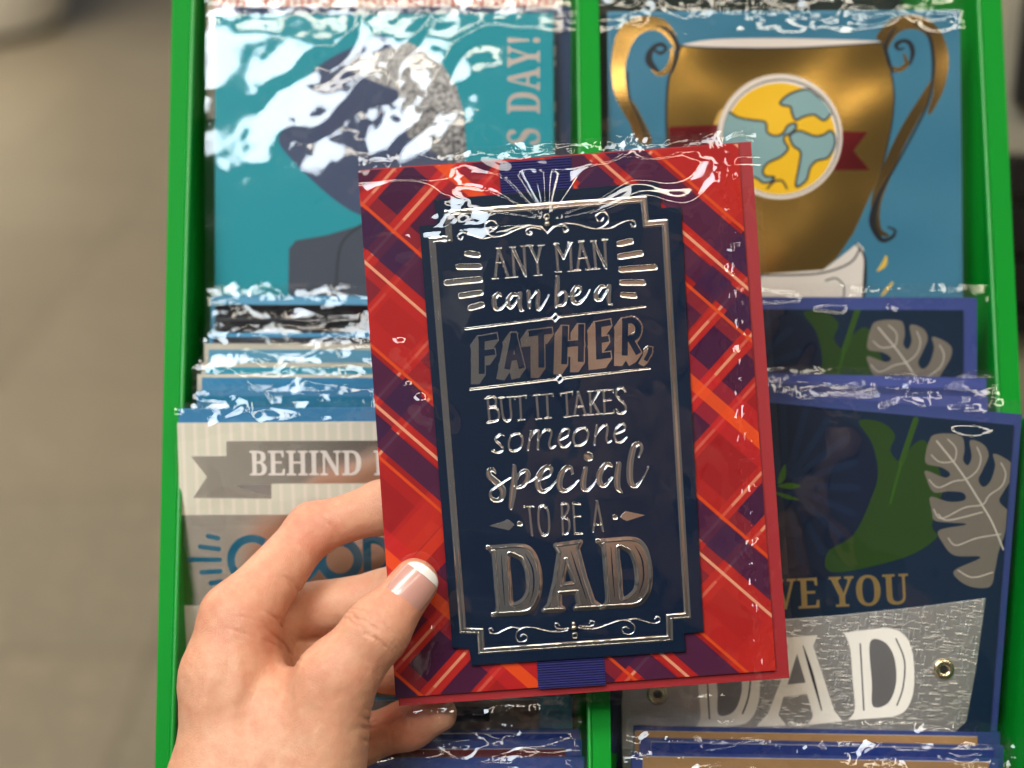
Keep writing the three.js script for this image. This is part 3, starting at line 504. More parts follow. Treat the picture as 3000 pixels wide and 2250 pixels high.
  word('foil_lettering', [b([745, 985, 20], [725, 965, 34], [690, 1000, 44], [685, 1060, 44], [705, 1100, 36], [745, 1095, 22], [800, 1040, 14]),
    b([875, 975, 30], [840, 975, 38], [805, 1030, 44], [815, 1080, 38], [850, 1075, 24], [905, 990, 16]), b([912, 965, 40], [905, 1040, 42], [920, 1105, 34], [940, 1110, 14]),
    b([985, 950, 36], [990, 1020, 40], [990, 1080, 34]), b([990, 1040, 14], [1040, 960, 18], [1070, 950, 34], [1065, 1040, 40], [1070, 1100, 34], [1105, 1080, 18], [1165, 975, 12]),
    b([1240, 820, 34], [1235, 900, 44], [1232, 1000, 44], [1225, 1075, 28]), b([1230, 1070, 14], [1290, 1060, 26], [1315, 990, 34], [1290, 945, 26], [1245, 985, 16]),
    b([1320, 985, 14], [1410, 975, 16], [1440, 920, 28], [1405, 905, 30], [1370, 960, 42], [1375, 1030, 42], [1420, 1050, 30], [1480, 1000, 16], [1522, 930, 12]),
    b([1650, 905, 28], [1620, 905, 36], [1580, 960, 44], [1580, 1010, 40], [1620, 1015, 24], [1680, 930, 16]), b([1690, 900, 40], [1685, 980, 42], [1690, 1045, 34], [1712, 1060, 14])]);
  // FATHER, : navy faces with a foil outline and a foil drop shade to the lower left
  const face = [[215, 1062, 215, 1340], [212, 1062, 325, 1042], [215, 1188, 305, 1176], [495, 1035, 442, 1300], [495, 1035, 560, 1292], [458, 1228, 540, 1216], [650, 1012, 805, 992], [735, 1012, 737, 1285], [945, 972, 937, 1255], [1085, 958, 1082, 1235], [945, 1108, 1085, 1095], [1235, 938, 1242, 1212], [1235, 935, 1318, 920], [1238, 1072, 1300, 1062], [1242, 1212, 1318, 1202], [1470, 905, 1466, 1180], [1510, 1055, 1575, 1168]];
  const bowl = curve([[1470, 905], [1535, 900], [1580, 945], [1578, 1010], [1540, 1050], [1470, 1062]], 3); for (let i = 1; i < bowl.length; i++) face.push([...bowl[i - 1], ...bowl[i]]);
  face.push([1688, 1150, 1684, 1180], [1684, 1180, 1655, 1235]);
  const hull = (p) => { p = [...p].sort((m, n) => m[0] - n[0] || m[1] - n[1]); const half = (l) => { const o = []; for (const q of l) { while (o.length > 1 && (o[o.length - 1][0] - o[o.length - 2][0]) * (q[1] - o[o.length - 2][1]) - (o[o.length - 1][1] - o[o.length - 2][1]) * (q[0] - o[o.length - 2][0]) <= 0) o.pop(); o.push(q); } o.pop(); return o; }; return [...half(p), ...half([...p].reverse())]; };
  const shade = [], tops = [];
  face.forEach(([x0, y0, x1, y1], i) => {
    const small = i >= face.length - 2, w = small ? 34 : 50, l = Math.hypot(x1 - x0, y1 - y0), dx = (x1 - x0) / l, dy = (y1 - y0) / l, box = (e) => [[-1, -1], [-1, 1], [1, -1], [1, 1]].map(([s, q]) => [(s < 0 ? x0 : x1) + s * dx * (w / 2 + e) - dy * q * (w / 2 + e) * 1, (s < 0 ? y0 : y1) + s * dy * (w / 2 + e) + dx * q * (w / 2 + e)]);
    const bx = box(10), sv = small ? [-34, 30] : [-58, 82];
    shade.push(relief(B(...hull([...bx, ...bx.map(([x, y]) => [x + sv[0], y + sv[1]])])), [], ZP + i * 0.000004, 0.00016, 0.00006));
    const g = relief(B(...hull(box(0))), [], ZP + 0.00018 + i * 0.000004, 0.00014, 0.00004); tops.push(g);
  });
  word('foil_lettering', shade); mesh('letter_face', mergeGeometries(tops), navyMat, held);
  // BUT IT TAKES
  const q = seg(C, 21), g = seg(C, 15), h = poly(C, 21);
  word('foil_lettering', [q(208, 138, 224, 345), h([200, 137], [255, 127], [280, 160], [270, 205], [225, 225]), h([225, 225], [285, 230], [308, 285], [285, 335], [205, 352]), g(182, 142, 212, 138),
    h([322, 140], [330, 220], [342, 300], [368, 338], [400, 328], [413, 290], [406, 210], [402, 130]), g(300, 137, 345, 132), g(378, 127, 425, 122),
    g(440, 126, 540, 113), q(490, 122, 500, 322), g(475, 330, 525, 325), g(440, 126, 443, 145), g(540, 113, 543, 136), q(635, 115, 650, 315), g(612, 114, 660, 108), g(628, 320, 672, 316),
    g(688, 108, 776, 98), q(725, 106, 735, 308), g(708, 315, 757, 310), g(776, 98, 778, 118), g(845, 95, 946, 82), q(895, 92, 905, 295), g(880, 302, 930, 297), g(845, 95, 848, 116), g(946, 82, 948, 104),
    q(1000, 85, 967, 285), q(1000, 85, 1062, 278), g(985, 215, 1045, 210), g(950, 292, 992, 288), g(1042, 286, 1085, 282), q(1100, 82, 1110, 277), q(1182, 80, 1112, 190), q(1128, 172, 1180, 268), g(1080, 80, 1122, 76), g(1090, 285, 1132, 281), g(1160, 276, 1200, 272), g(1162, 75, 1200, 71),
    q(1220, 75, 1231, 270), g(1205, 73, 1302, 62), g(1225, 162, 1280, 155), g(1215, 276, 1312, 265), g(1302, 62, 1304, 84), g(1312, 265, 1310, 245), h([1412, 78], [1385, 50], [1345, 60], [1330, 110], [1360, 150], [1405, 195], [1415, 240], [1385, 272], [1345, 265], [1338, 240])]);
  // someone
  const o = poly(C, 19);
  word('foil_lettering', [o([350, 465, 12], [310, 460], [275, 500], [320, 550], [340, 590], [300, 615], [255, 600, 26]), o([480, 447], [420, 465], [392, 530], [402, 590], [450, 600], [500, 560], [513, 490], [480, 447]),
    o([590, 430, 24], [575, 500], [560, 585, 24]), o([575, 505, 10], [620, 432], [650, 427, 22], [650, 500], [645, 580, 22]), o([650, 505, 10], [700, 422], [750, 420, 22], [765, 450], [745, 540, 22], [765, 575], [800, 555, 10]),
    o([835, 510, 10], [900, 470], [920, 420], [890, 405], [850, 440], [830, 510, 24], [850, 560], [890, 565], [935, 525, 10]), o([1050, 397], [990, 418], [957, 480, 24], [972, 545], [1020, 550], [1070, 510], [1088, 440], [1050, 397]),
    o([1160, 380, 24], [1150, 460], [1140, 540, 24]), o([1150, 472, 10], [1200, 397], [1245, 377], [1255, 410, 22], [1245, 490], [1260, 525], [1290, 510, 10]), o([1320, 455, 10], [1390, 425], [1410, 380], [1375, 365], [1330, 410], [1315, 470, 24], [1340, 520], [1380, 520], [1425, 480, 10])]);
  // special
  word('foil_lettering', [o([275, 790, 20], [255, 765, 36], [220, 775, 40], [225, 820, 50], [290, 880, 56], [340, 940, 56], [330, 1010, 46], [275, 1035, 34], [235, 1000, 30], [240, 950, 20], [320, 890, 14], [405, 835, 14]),
    o([440, 735, 34], [440, 850, 54], [425, 980, 56], [410, 1095, 38]), o([440, 900, 16], [490, 800, 24], [545, 775, 40], [560, 830, 44], [520, 900, 34], [460, 925, 18]), o([540, 880, 14], [590, 862, 14], [635, 830, 14]),
    o([650, 860, 16], [740, 820, 18], [765, 760, 36], [715, 745, 40], [655, 820, 54], [650, 910, 52], [690, 955, 36], [750, 925, 20], [810, 860, 14]), o([950, 795, 24], [930, 745, 36], [880, 760, 44], [840, 840, 54], [840, 920, 50], [880, 950, 34], [940, 920, 20], [1005, 855, 14]),
    o([1065, 755, 40], [1045, 850, 52], [1045, 920, 48], [1075, 945, 28], [1120, 910, 16], [1165, 850, 14]), o([1087, 650, 80], [1089, 651, 80]),
    o([1290, 730, 28], [1250, 715, 38], [1190, 790, 52], [1185, 870, 50], [1230, 905, 30], [1300, 830, 16]), o([1355, 715, 46], [1340, 830, 54], [1345, 920, 50], [1380, 960, 20]),
    o([1530, 650, 20], [1555, 580, 30], [1530, 535, 36], [1485, 570, 50], [1455, 700, 56], [1450, 830, 56], [1470, 895, 44], [1510, 905, 26], [1570, 830, 16], [1615, 740, 14])]);
  // TO BE A
  const y = seg(C, 20), m = poly(C, 20);
  word('foil_lettering', [y(530, 1086, 602, 1084), y(570, 1088, 595, 1335), m([690, 1076], [655, 1110], [655, 1250], [685, 1332], [722, 1332], [745, 1280], [735, 1130], [690, 1076]), y(855, 1066, 866, 1328), m([855, 1065], [900, 1062], [912, 1115], [865, 1187]), m([865, 1187], [912, 1200], [922, 1265], [905, 1318], [866, 1328]),
    y(955, 1058, 970, 1323), y(955, 1060, 1010, 1065), y(962, 1175, 1010, 1170), y(970, 1325, 1030, 1321), y(1165, 1040, 1130, 1303), y(1165, 1040, 1215, 1298), y(1148, 1245, 1198, 1241)]);
  for (const [p, x0, y0] of [[[[225, 1255], [390, 1205], [440, 1245], [395, 1290]], 487, 1238], [[[1365, 1180], [1410, 1128], [1582, 1162], [1425, 1212]], 1320, 1180]]) word('foil_arrow', [relief(C(...p)), stroke(C([x0 - 1, y0, 46], [x0 + 1, y0, 46]))]);
  // DAD
  const cv = (...p) => curve(D(...p), 4, true), dad_ = (n, out_, hole, lines) => { mesh('foil_lettering', mergeGeometries([relief(out_, [hole], ZP, 0.00008, 0.00004), rim(out_, 13, ZP + 0.00006), rim(hole, 13, ZP + 0.00006, false)]), foil, held); for (const l of lines) mesh('letter_inline', stroke(D(...l), ZP + 0.00008, 0.00012), navyMat, held); };
  dad_(0, cv([218, 455], [218, 455], [340, 448], [460, 440], [560, 458], [625, 540], [665, 690], [660, 850], [610, 970], [540, 1022], [400, 1034], [265, 1040], [265, 1040], [298, 990], [285, 800], [262, 520], [245, 490]), cv([385, 530], [470, 535], [520, 580], [555, 690], [560, 830], [510, 920], [420, 945], [405, 800]), [[[326, 520, 3], [340, 740, 9], [357, 960, 3]], [[538, 515, 3], [598, 640, 12], [610, 800, 12], [578, 935, 3]]]);
  dad_(1, D([800, 435], [1020, 405], [995, 470], [1060, 720], [1130, 925], [1185, 965], [1182, 980], [972, 992], [1000, 950], [983, 845], [836, 856], [842, 970], [868, 990], [865, 1000], [695, 1010], [742, 955], [792, 760], [832, 500]), D([892, 555], [860, 780], [965, 766]), [[[935, 485, 3], [1000, 690, 12], [1070, 905, 4]]]);
  dad_(2, cv([1178, 398], [1178, 398], [1310, 388], [1440, 380], [1530, 400], [1592, 480], [1628, 640], [1622, 800], [1570, 912], [1490, 958], [1350, 968], [1215, 975], [1215, 975], [1255, 915], [1240, 700], [1222, 460], [1205, 430]), cv([1342, 465], [1420, 470], [1470, 520], [1505, 640], [1510, 790], [1460, 870], [1380, 893], [1362, 680]), [[[1285, 450, 3], [1300, 670, 9], [1318, 890, 3]], [[1495, 440, 3], [1556, 560, 12], [1570, 730, 12], [1525, 870, 3]]]);
}
// the bag round the held card: film stretched over the plaque, pinched at the bead, crumpled above
{
  const seedq = 3.7, [bu, bv] = SH.L(1600, 655), top = SH.h;
  const bump = [[1450, 735, 0.0215, 0.0078], [1190, 700, 0.009, 0.0016], [1190, 1030, 0.0042, 0.0013, 2, -0.7], [1235, 1180, 0.0045, 0.0014, 2.2, -0.8], [1275, 1870, 0.0042, 0.0017, 2.4, 1.3], [2040, 1450, 0.006, 0.0006]].map(([x, y, r, h, k = 1, an = 0]) => [...SH.L(x, y), r, h, k, Math.cos(an), Math.sin(an)]);
  const seam = SH.L(2195, 1100)[0] - 0.0035;
  const l = 0.0004, r = 0.0016, tov = 0.0047, bov = 0.0042;
  const zf = (u, v) => {
    const up = sm(top - 0.006, top + tov * 0.5, v), dn = sm(0.003, -bov * 0.6, v), end = Math.max(up, dn * 0.8), rad = Math.hypot(u - bu, v - bv);
    let z = 0.0040 + 0.00028 * (1 + n3(u * 26, v * 24, seedq)) + 0.0001 * n3(u * 70, v * 66, 5);
    // folds fanning out upwards from the bead: cones, so each keeps its slope along its whole length
    const th = Math.atan2(v - bv, u - bu) + 0.16 * n3(rad * 26, 2.5, 7.7) * sm(0.006, 0.04, rad), glare = SH.L(1345, 640), fan = sm(-0.25, 0.3, Math.sin(th)) * (1 - 0.9 * Math.exp(-(((u - glare[0]) / 0.013) ** 2) - ((v - glare[1]) / 0.010) ** 2));
    z += Math.max(0, 0.0016 - 0.05 * rad) + fan * sm(0.001, 0.006, rad) * rad * 0.046 * (1 + Math.sin(th * 8.6 + 1.0 * Math.sin(th * 2.6 + 0.4) + 0.6)) * (1 - 0.35 * sm(0.03, 0.07, rad));
    const fall = sm(top - 0.034, top - 0.012, v);
    for (const [x, y, q, h, k, ca, sa] of bump) { const a = ((u - x) * ca + (v - y) * sa) / k, b = -(u - x) * sa + (v - y) * ca; z += h * Math.exp(-((a * a + b * b) / q / q)) * (1 + (k > 1 ? 0.25 * n3(u * 150, v * 150, x * 99) : 0)); }
    z += 0.00022 * n3(u * 170, v * 170, 9.5) * Math.exp(-(((u - SH.L(1340, 640)[0]) ** 2 + (v - SH.L(1340, 640)[1]) ** 2) / 0.00022));
    z += fall * (0.0006 * n3(u * 34, v * 34, 1.5));
    const sd = u - seam; z += 0.0009 * Math.exp(-((sd / 0.0014) ** 2)) + 0.0009 * Math.exp(-((sd / 0.003) ** 2)) * n3(u * 200, v * 170, 8);
    const c = (1 + dn * 0.9) * (0.0011 * n3(u * 55, v * 100, 4.2) + 0.00014 * n3(u * 150, v * 190, 6.1) + 0.0004 * Math.pow(1 - Math.abs(n3(u * 70, v * 110 + u * 40, 14)), 5));
    return [z * (1 - end * 0.55) + end * c, end * 0.0006 * n3(u * 60, v * 20, 3)];
  };
  const g = [filmGeo(-SH.w / 2 - l, SH.w / 2 + r, -bov, top + tov, 0.00058, zf), filmGeo(-SH.w / 2 - l, SH.w / 2 + r, top - 0.002, top + tov * 0.9, 0.0006, (u, v) => [-0.0022 + 0.0007 * n3(u * 90, v * 140, 33) + 0.0003 * n3(u * 240, v * 240, 31), 0]), filmGeo(-SH.w / 2 - l, SH.w / 2 + r, -bov * 0.9, 0.002, 0.0007, (u, v) => [-0.0022 + 0.0006 * n3(u * 80, v * 140, 43), 0])];
  mesh('cellophane_bag', mergeGeometries(g), heldFilm, held);
}

// ---------------------------------------------------------------- the hand
const smin = (a, b, k) => { const h = Math.max(k - Math.abs(a - b), 0) / k; return Math.min(a, b) - h * h * k * 0.25; };
const cap = (a, b) => { const bx = b[0] - a[0], by = b[1] - a[1], bz = b[2] - a[2], l = bx * bx + by * by + bz * bz; return (x, y, z) => { const px = x - a[0], py = y - a[1], pz = z - a[2], h = Math.max(0, Math.min(1, (px * bx + py * by + pz * bz) / l)); return Math.hypot(px - bx * h, py - by * h, pz - bz * h) - (a[3] + (b[3] - a[3]) * h); }; };
const chain = (...j) => j.slice(1).map((q, i) => cap(j[i], q));
const one = (list, k, x, y, z) => { let d = list[0](x, y, z); for (let i = 1; i < list.length; i++) d = smin(d, list[i](x, y, z), k); return d; };
function nets(sdf, lo, hi, cell, band) {                       // a mesh of the surface where the field is nought
  const N = [0, 1, 2].map((k) => Math.ceil((hi[k] - lo[k]) / cell) + 1), sx = 1, sy = N[0], sz = N[0] * N[1], val = new Float32Array(N[0] * N[1] * N[2]).fill(1), B4 = 4;
  for (let k = 0; k < N[2]; k += B4) for (let j = 0; j < N[1]; j += B4) for (let i = 0; i < N[0]; i += B4) {
    const dc = sdf(lo[0] + (i + 1.5) * cell, lo[1] + (j + 1.5) * cell, lo[2] + (k + 1.5) * cell), far = Math.abs(dc) > band;
    for (let c = k; c < Math.min(k + B4, N[2]); c++) for (let b = j; b < Math.min(j + B4, N[1]); b++) for (let a = i; a < Math.min(i + B4, N[0]); a++) val[a + b * sy + c * sz] = far ? dc : sdf(lo[0] + a * cell, lo[1] + b * cell, lo[2] + c * cell);
  }
  const pos = [], id = new Int32Array(val.length).fill(-1), idx = [];
  const off = [0, sx, sy, sx + sy, sz, sx + sz, sy + sz, sx + sy + sz], ed = [[0, 1], [0, 2], [0, 4], [1, 3], [1, 5], [2, 3], [2, 6], [3, 7], [4, 5], [4, 6], [5, 7], [6, 7]];
  for (let k = 0; k < N[2] - 1; k++) for (let j = 0; j < N[1] - 1; j++) for (let i = 0; i < N[0] - 1; i++) {
    const at0 = i + j * sy + k * sz; let m = 0; for (let c = 0; c < 8; c++) if (val[at0 + off[c]] < 0) m |= 1 << c;
    if (m === 0 || m === 255) continue;
    let x = 0, y = 0, z = 0, n = 0;
    for (const [p, q] of ed) { if (((m >> p) & 1) === ((m >> q) & 1)) continue; const a = val[at0 + off[p]], b = val[at0 + off[q]], t = a / (a - b); x += (p & 1) + t * ((q & 1) - (p & 1)); y += ((p >> 1) & 1) + t * (((q >> 1) & 1) - ((p >> 1) & 1)); z += (p >> 2) + t * ((q >> 2) - (p >> 2)); n++; }
    id[at0] = pos.length / 3; pos.push(lo[0] + (i + x / n) * cell, lo[1] + (j + y / n) * cell, lo[2] + (k + z / n) * cell);
  }
  for (let k = 1; k < N[2] - 1; k++) for (let j = 1; j < N[1] - 1; j++) for (let i = 1; i < N[0] - 1; i++) {
    const a = i + j * sy + k * sz, s0 = val[a] < 0;
    for (const [u, v, w] of [[sx, sy, sz], [sy, sz, sx], [sz, sx, sy]]) {
      if (s0 === val[a + u] < 0) continue;
      const q = [id[a], id[a - v], id[a - v - w], id[a - w]]; if (q.some((n) => n < 0)) continue;
      if (s0) idx.push(q[0], q[1], q[2], q[0], q[2], q[3]); else idx.push(q[0], q[2], q[1], q[0], q[3], q[2]);
    }
  }
  return { pos, idx };
}
{
  const J = (x, y, d, r) => { const p = at(x, y, d); return [p.x, p.y, p.z, r]; };
  const iM = J(694, 1814, 0.5600, 0.0118), tM = J(985, 1990, 0.5455, 0.0116), tI = J(1102, 1848, 0.5450, 0.0101), tT = J(1216, 1704, 0.5500, 0.0076);
  const palm = [...chain(iM, J(664, 1990, 0.5565, 0.0135), J(640, 2320, 0.5500, 0.0155)), cap(J(740, 1880, 0.573, 0.0115), J(690, 2380, 0.556, 0.018)), cap(J(800, 1970, 0.586, 0.0112), J(770, 2400, 0.562, 0.018)), cap(J(890, 2090, 0.592, 0.0105), J(850, 2400, 0.562, 0.018)), cap(tM, J(905, 2330, 0.5500, 0.0190)), cap(J(800, 2090, 0.5570, 0.0110), J(730, 2200, 0.5560, 0.0140)), cap(J(920, 2060, 0.552, 0.010), J(800, 2200, 0.552, 0.014)), cap(J(720, 2380, 0.555, 0.026), J(640, 2900, 0.545, 0.028))];
  const fi = chain(iM, J(918, 1550, 0.5790, 0.0084), J(1125, 1484, 0.5765, 0.0084), J(1330, 1425, 0.5735, 0.0070));
  const fm = chain(J(740, 1880, 0.577, 0.0112), J(830, 1800, 0.590, 0.0098), J(1150, 1742, 0.5830, 0.0086), J(1330, 1715, 0.5740, 0.0070));
  const fr = chain(J(800, 1970, 0.586, 0.0112), J(930, 1900, 0.598, 0.0098), J(1150, 1950, 0.5900, 0.0088), J(1300, 1945, 0.5750, 0.0070));
  const fp = chain(J(890, 2090, 0.592, 0.0105), J(1040, 2170, 0.592, 0.0088), J(1195, 2125, 0.5850, 0.0078), J(1290, 2092, 0.5790, 0.0061));
  const th = chain(tM, tI, tT);
  const tax = [tT[0] - tI[0], tT[1] - tI[1], tT[2] - tI[2]], tl = Math.hypot(...tax); tax.forEach((_, i) => tax[i] /= tl);
  // creases: lines on the skin, each with a width and a depth
  const K = Z(450, 1350, 1.843), inv = camera.matrixWorld.clone().invert().elements;
  const folds = [
    [K([560, 790], [650, 850], [720, 940], [772, 1050]), 5, 0.0007], [K([600, 900], [690, 985], [745, 1050], [800, 1085]), 6, 0.0009], [K([585, 965], [680, 1010], [740, 1075], [770, 1110]), 5, 0.0006], [K([640, 840], [700, 870], [760, 960]), 4, 0.0005],
    [K([690, 615], [745, 660], [785, 720]), 7, 0.0010], [K([930, 330], [965, 365], [1000, 440]), 8, 0.0005], [K([900, 300], [940, 345], [975, 420]), 5, 0.0002], [K([1160, 880], [1230, 915], [1300, 990]), 4, 0.0004], [K([1130, 930], [1200, 960], [1270, 1020]), 4, 0.0004], [K([1180, 850], [1260, 900], [1320, 960]), 4, 0.00035],
    [K([1120, 1380], [1160, 1400], [1210, 1395]), 5, 0.0007], [K([1110, 1440], [1160, 1450], [1200, 1440]), 5, 0.0006], [K([1120, 1500], [1160, 1515], [1200, 1500]), 5, 0.0006], [K([1130, 1330], [1170, 1345], [1210, 1335]), 4, 0.0005], [K([1375, 1380], [1385, 1420], [1400, 1480]), 4, 0.0004], [K([1270, 1420], [1280, 1480], [1290, 1540]), 4, 0.0004],
    [K([420, 980], [470, 1180], [420, 1400], [440, 1650]), 26, -0.0009], [K([640, 1180], [560, 1330], [600, 1500], [560, 1660]), 22, -0.0008], [K([860, 1190], [800, 1340], [840, 1520]), 24, -0.0007], [K([300, 1000], [290, 1200], [240, 1450]), 24, -0.0007],
    [K([380, 900], [480, 930], [560, 960]), 5, 0.00025], [K([420, 840], [520, 850], [600, 880]), 4, 0.00025],
  ].map(([l, w, h]) => { const q = curve(l, 5), x0 = Math.min(...q.map((p) => p[0])) - 4 * w, x1 = Math.max(...q.map((p) => p[0])) + 4 * w, y0 = Math.min(...q.map((p) => p[1])) - 4 * w, y1 = Math.max(...q.map((p) => p[1])) + 4 * w;
    return (x, y, z) => {
      const cz = -(inv[2] * x + inv[6] * y + inv[10] * z + inv[14]); const px = W / 2 + (inv[0] * x + inv[4] * y + inv[8] * z + inv[12]) / cz * F; if (px < x0 || px > x1) return 0;
      const py = H / 2 - (inv[1] * x + inv[5] * y + inv[9] * z + inv[13]) / cz * F; if (py < y0 || py > y1) return 0;
      let b = 1e9, bt = 0; for (let i = 1; i < q.length; i++) { const ax = q[i - 1][0], ay = q[i - 1][1], ux = q[i][0] - ax, uy = q[i][1] - ay, t = Math.max(0, Math.min(1, ((px - ax) * ux + (py - ay) * uy) / (ux * ux + uy * uy))), d = Math.hypot(px - ax - ux * t, py - ay - uy * t); if (d < b) { b = d; bt = (i - 1 + t) / (q.length - 1); } }
      return 0.65 * h * Math.sin(Math.PI * Math.min(1, Math.max(0, bt * 0.9 + 0.05))) * (Math.exp(-((b / w) ** 2)) - 0.35 * Math.exp(-(((b - 2.2 * w) / w) ** 2)));
    };
  });
  const sdf = (x, y, z) => {
    let p = one(palm, 0.011, x, y, z);
    const a = one(fi, 0.005, x, y, z), b = one(fm, 0.005, x, y, z), c = one(fr, 0.005, x, y, z), e = one(fp, 0.005, x, y, z), t = one(th, 0.006, x, y, z);
    let d = smin(p, a, 0.006); d = smin(d, b, 0.003); d = smin(d, c, 0.003); d = smin(d, e, 0.004); d = smin(d, t, 0.008);
    if (d < 0.004 && d > -0.004) {
      // skin creases across the thumb joint and the folds of the web
      const s = (x - tI[0]) * tax[0] + (y - tI[1]) * tax[1] + (z - tI[2]) * tax[2], w = 0.0007 * n3(x * 120, y * 120, z * 120);
      if (t < 0.003) for (const [q, hh] of [[-0.0034, 0.0002], [-0.0013, 0.00034], [0.0008, 0.0003], [0.0026, 0.0002]]) d += hh * Math.exp(-(((s + w * 1.6 - q) / 0.00055) ** 2));
      for (const f of folds) d += f(x, y, z);
      d += 0.00012 * n3(x * 160, y * 160, z * 160) + 0.00035 * n3(x * 38, y * 38, z * 38);
    }
    return d;
  };
  const corners = [at(430, 1380, 0.53), at(430, 2620, 0.53), at(1420, 1380, 0.53), at(1420, 2620, 0.53), at(430, 1380, 0.615), at(430, 2620, 0.615), at(1420, 1380, 0.615), at(1420, 2620, 0.615)];
  const lo = [0, 1, 2].map((k) => Math.min(...corners.map((p) => p.getComponent(k)))), hi = [0, 1, 2].map((k) => Math.max(...corners.map((p) => p.getComponent(k))));
  const { pos, idx } = nets(sdf, lo, hi, 0.00095, 0.0075);
  const base = at(660, 2300, 0.555), nor = [], clr = [], uv = [], e = 0.0004;
  const knobs = [[...iM, 0.016], [...J(918, 1552, 0.572, 0), 0.014], [...tT, 0.013], [...J(1195, 2125, 0.58, 0), 0.012], [...tM, 0.012], [...tI, 0.010]];
  for (let i = 0; i < pos.length; i += 3) {
    const [x, y, z] = [pos[i], pos[i + 1], pos[i + 2]], g = [sdf(x + e, y, z) - sdf(x - e, y, z), sdf(x, y + e, z) - sdf(x, y - e, z), sdf(x, y, z + e) - sdf(x, y, z - e)], l = Math.hypot(...g) || 1;
    nor.push(g[0] / l, g[1] / l, g[2] / l);
    let rd = 0; for (const [a, b, c, , r] of knobs) rd += Math.exp(-(((x - a) ** 2 + (y - b) ** 2 + (z - c) ** 2) / r / r));
    rd = Math.min(1, rd * 0.6 + 0.15 * (n3(x * 90, y * 90, z * 90) + 1) + 0.13 * n3(x * 260, y * 260, z * 260) + 0.14 * n3(x * 700, y * 700, z * 700));
    clr.push(0.70 - 0.05 * rd, 0.365 - 0.155 * rd, 0.218 - 0.095 * rd);
    uv.push(x * 40, (y * 0.9 - z * 0.4) * 40);
  }
  for (let i = 0; i < pos.length; i += 3) { pos[i] -= base.x; pos[i + 1] -= base.y; pos[i + 2] -= base.z; }
  const g = new THREE.BufferGeometry(); g.setAttribute('position', new THREE.Float32BufferAttribute(pos, 3)); g.setAttribute('normal', new THREE.Float32BufferAttribute(nor, 3)); g.setAttribute('color', new THREE.Float32BufferAttribute(clr, 3)); g.setAttribute('uv', new THREE.Float32BufferAttribute(uv, 2)); g.setIndex(idx);
  // fine skin grain
  const T = 512, data = new Uint8Array(T * T * 4), tn = createNoise3D(rng(77));
  for (let y = 0; y < T; y++) for (let x = 0; x < T; x++) {
    const a = x / T * 2 * Math.PI, b = y / T * 2 * Math.PI, R = 7, p = [Math.cos(a) * R, Math.sin(a) * R, 0], f = (k) => tn(p[0] * k + Math.cos(b) * 3 * k, p[1] * k + Math.sin(b) * 3 * k, Math.sin(b * 1) * 3 * k);
    const v = 128 + 60 * f(1.6) - 50 * Math.max(0, 0.25 - Math.abs(f(3.1))) * 4 * 0.5; data.set([v, v, v, 255], (y * T + x) * 4);
  }
  const bt = new THREE.DataTexture(data, T, T); bt.wrapS = bt.wrapT = THREE.RepeatWrapping; bt.magFilter = THREE.LinearFilter; bt.needsUpdate = true;
  const skin = phys(0xffffff, 0.48, { vertexColors: true, sheen: 0.25, sheenColor: col('#ffb090'), sheenRoughness: 0.5, bumpMap: bt, bumpScale: 0.00022 });
  const hand = thing('person', "person's left hand with a white-tipped thumb nail gripping the red plaid card", 'person'); hand.position.copy(base);
  mesh('skin', g, skin, hand);
  // thumb nail: an arched plate along the last joint, its free edge white
  const tv = V(...tax), front = camera.position.clone().sub(V(tT[0], tT[1], tT[2])); front.addScaledVector(tv, -front.dot(tv)).normalize();
  const side = new THREE.Vector3().crossVectors(tv, front).normalize(); front.applyAxisAngle(tv, 0.12); side.applyAxisAngle(tv, 0.12);
  const nail = (s0, s1, up, k0 = 0) => {
    const p = [], ix = [], ns = 24, nt = 24;
    const pt = (s, t, lift) => {
      const r = 0.0086 + (0.0082 - 0.0086) * s, half = 0.92 * Math.pow(Math.max(0, 1 - Math.pow(Math.abs(2 * s - 1), s < 0.5 ? 3.0 : 4.5)), s < 0.5 ? 0.5 : 0.42), ph = t * half * 1.02;
      const c = V(...tI.slice(0, 3)).addScaledVector(tv, tl * (0.36 + 0.90 * s)), rise = r + lift - 0.0012 * (s - 0.5) ** 2 * 4 * 0.5;
      return c.addScaledVector(front, rise * Math.cos(ph)).addScaledVector(side, rise * Math.sin(ph)).sub(base);
    };
    for (let i = 0; i <= ns; i++) for (let j = 0; j <= nt; j++) { const t = -1 + 2 * j / nt, s = s0 + (s1 - s0) * i / ns - (i === 0 ? k0 * (1 - t * t) : 0); p.push(...pt(s, t, up).toArray()); }
    const n = p.length / 3; for (let i = 0; i <= ns; i++) for (let j = 0; j <= nt; j++) { const t = -1 + 2 * j / nt; p.push(...pt(s0 + (s1 - s0) * i / ns - (i === 0 ? k0 * (1 - t * t) : 0), t, up - 0.0006).toArray()); }
    const q = (i, j, o = 0) => o + i * (nt + 1) + j;
    for (let i = 0; i < ns; i++) for (let j = 0; j < nt; j++) { ix.push(q(i, j), q(i + 1, j), q(i + 1, j + 1), q(i, j), q(i + 1, j + 1), q(i, j + 1), q(i, j, n), q(i + 1, j + 1, n), q(i + 1, j, n), q(i, j, n), q(i, j + 1, n), q(i + 1, j + 1, n)); }
    const rim = []; for (let j = 0; j < nt; j++) rim.push([q(0, j), q(0, j + 1)], [q(ns, j + 1), q(ns, j)]); for (let i = 0; i < ns; i++) rim.push([q(i + 1, 0), q(i, 0)], [q(i, nt), q(i + 1, nt)]);
    for (const [a, b] of rim) ix.push(a, b, b + n, a, b + n, a + n);
    const h = new THREE.BufferGeometry(); h.setAttribute('position', new THREE.Float32BufferAttribute(p, 3)); h.setIndex(ix); h.computeVertexNormals(); return h;
  };
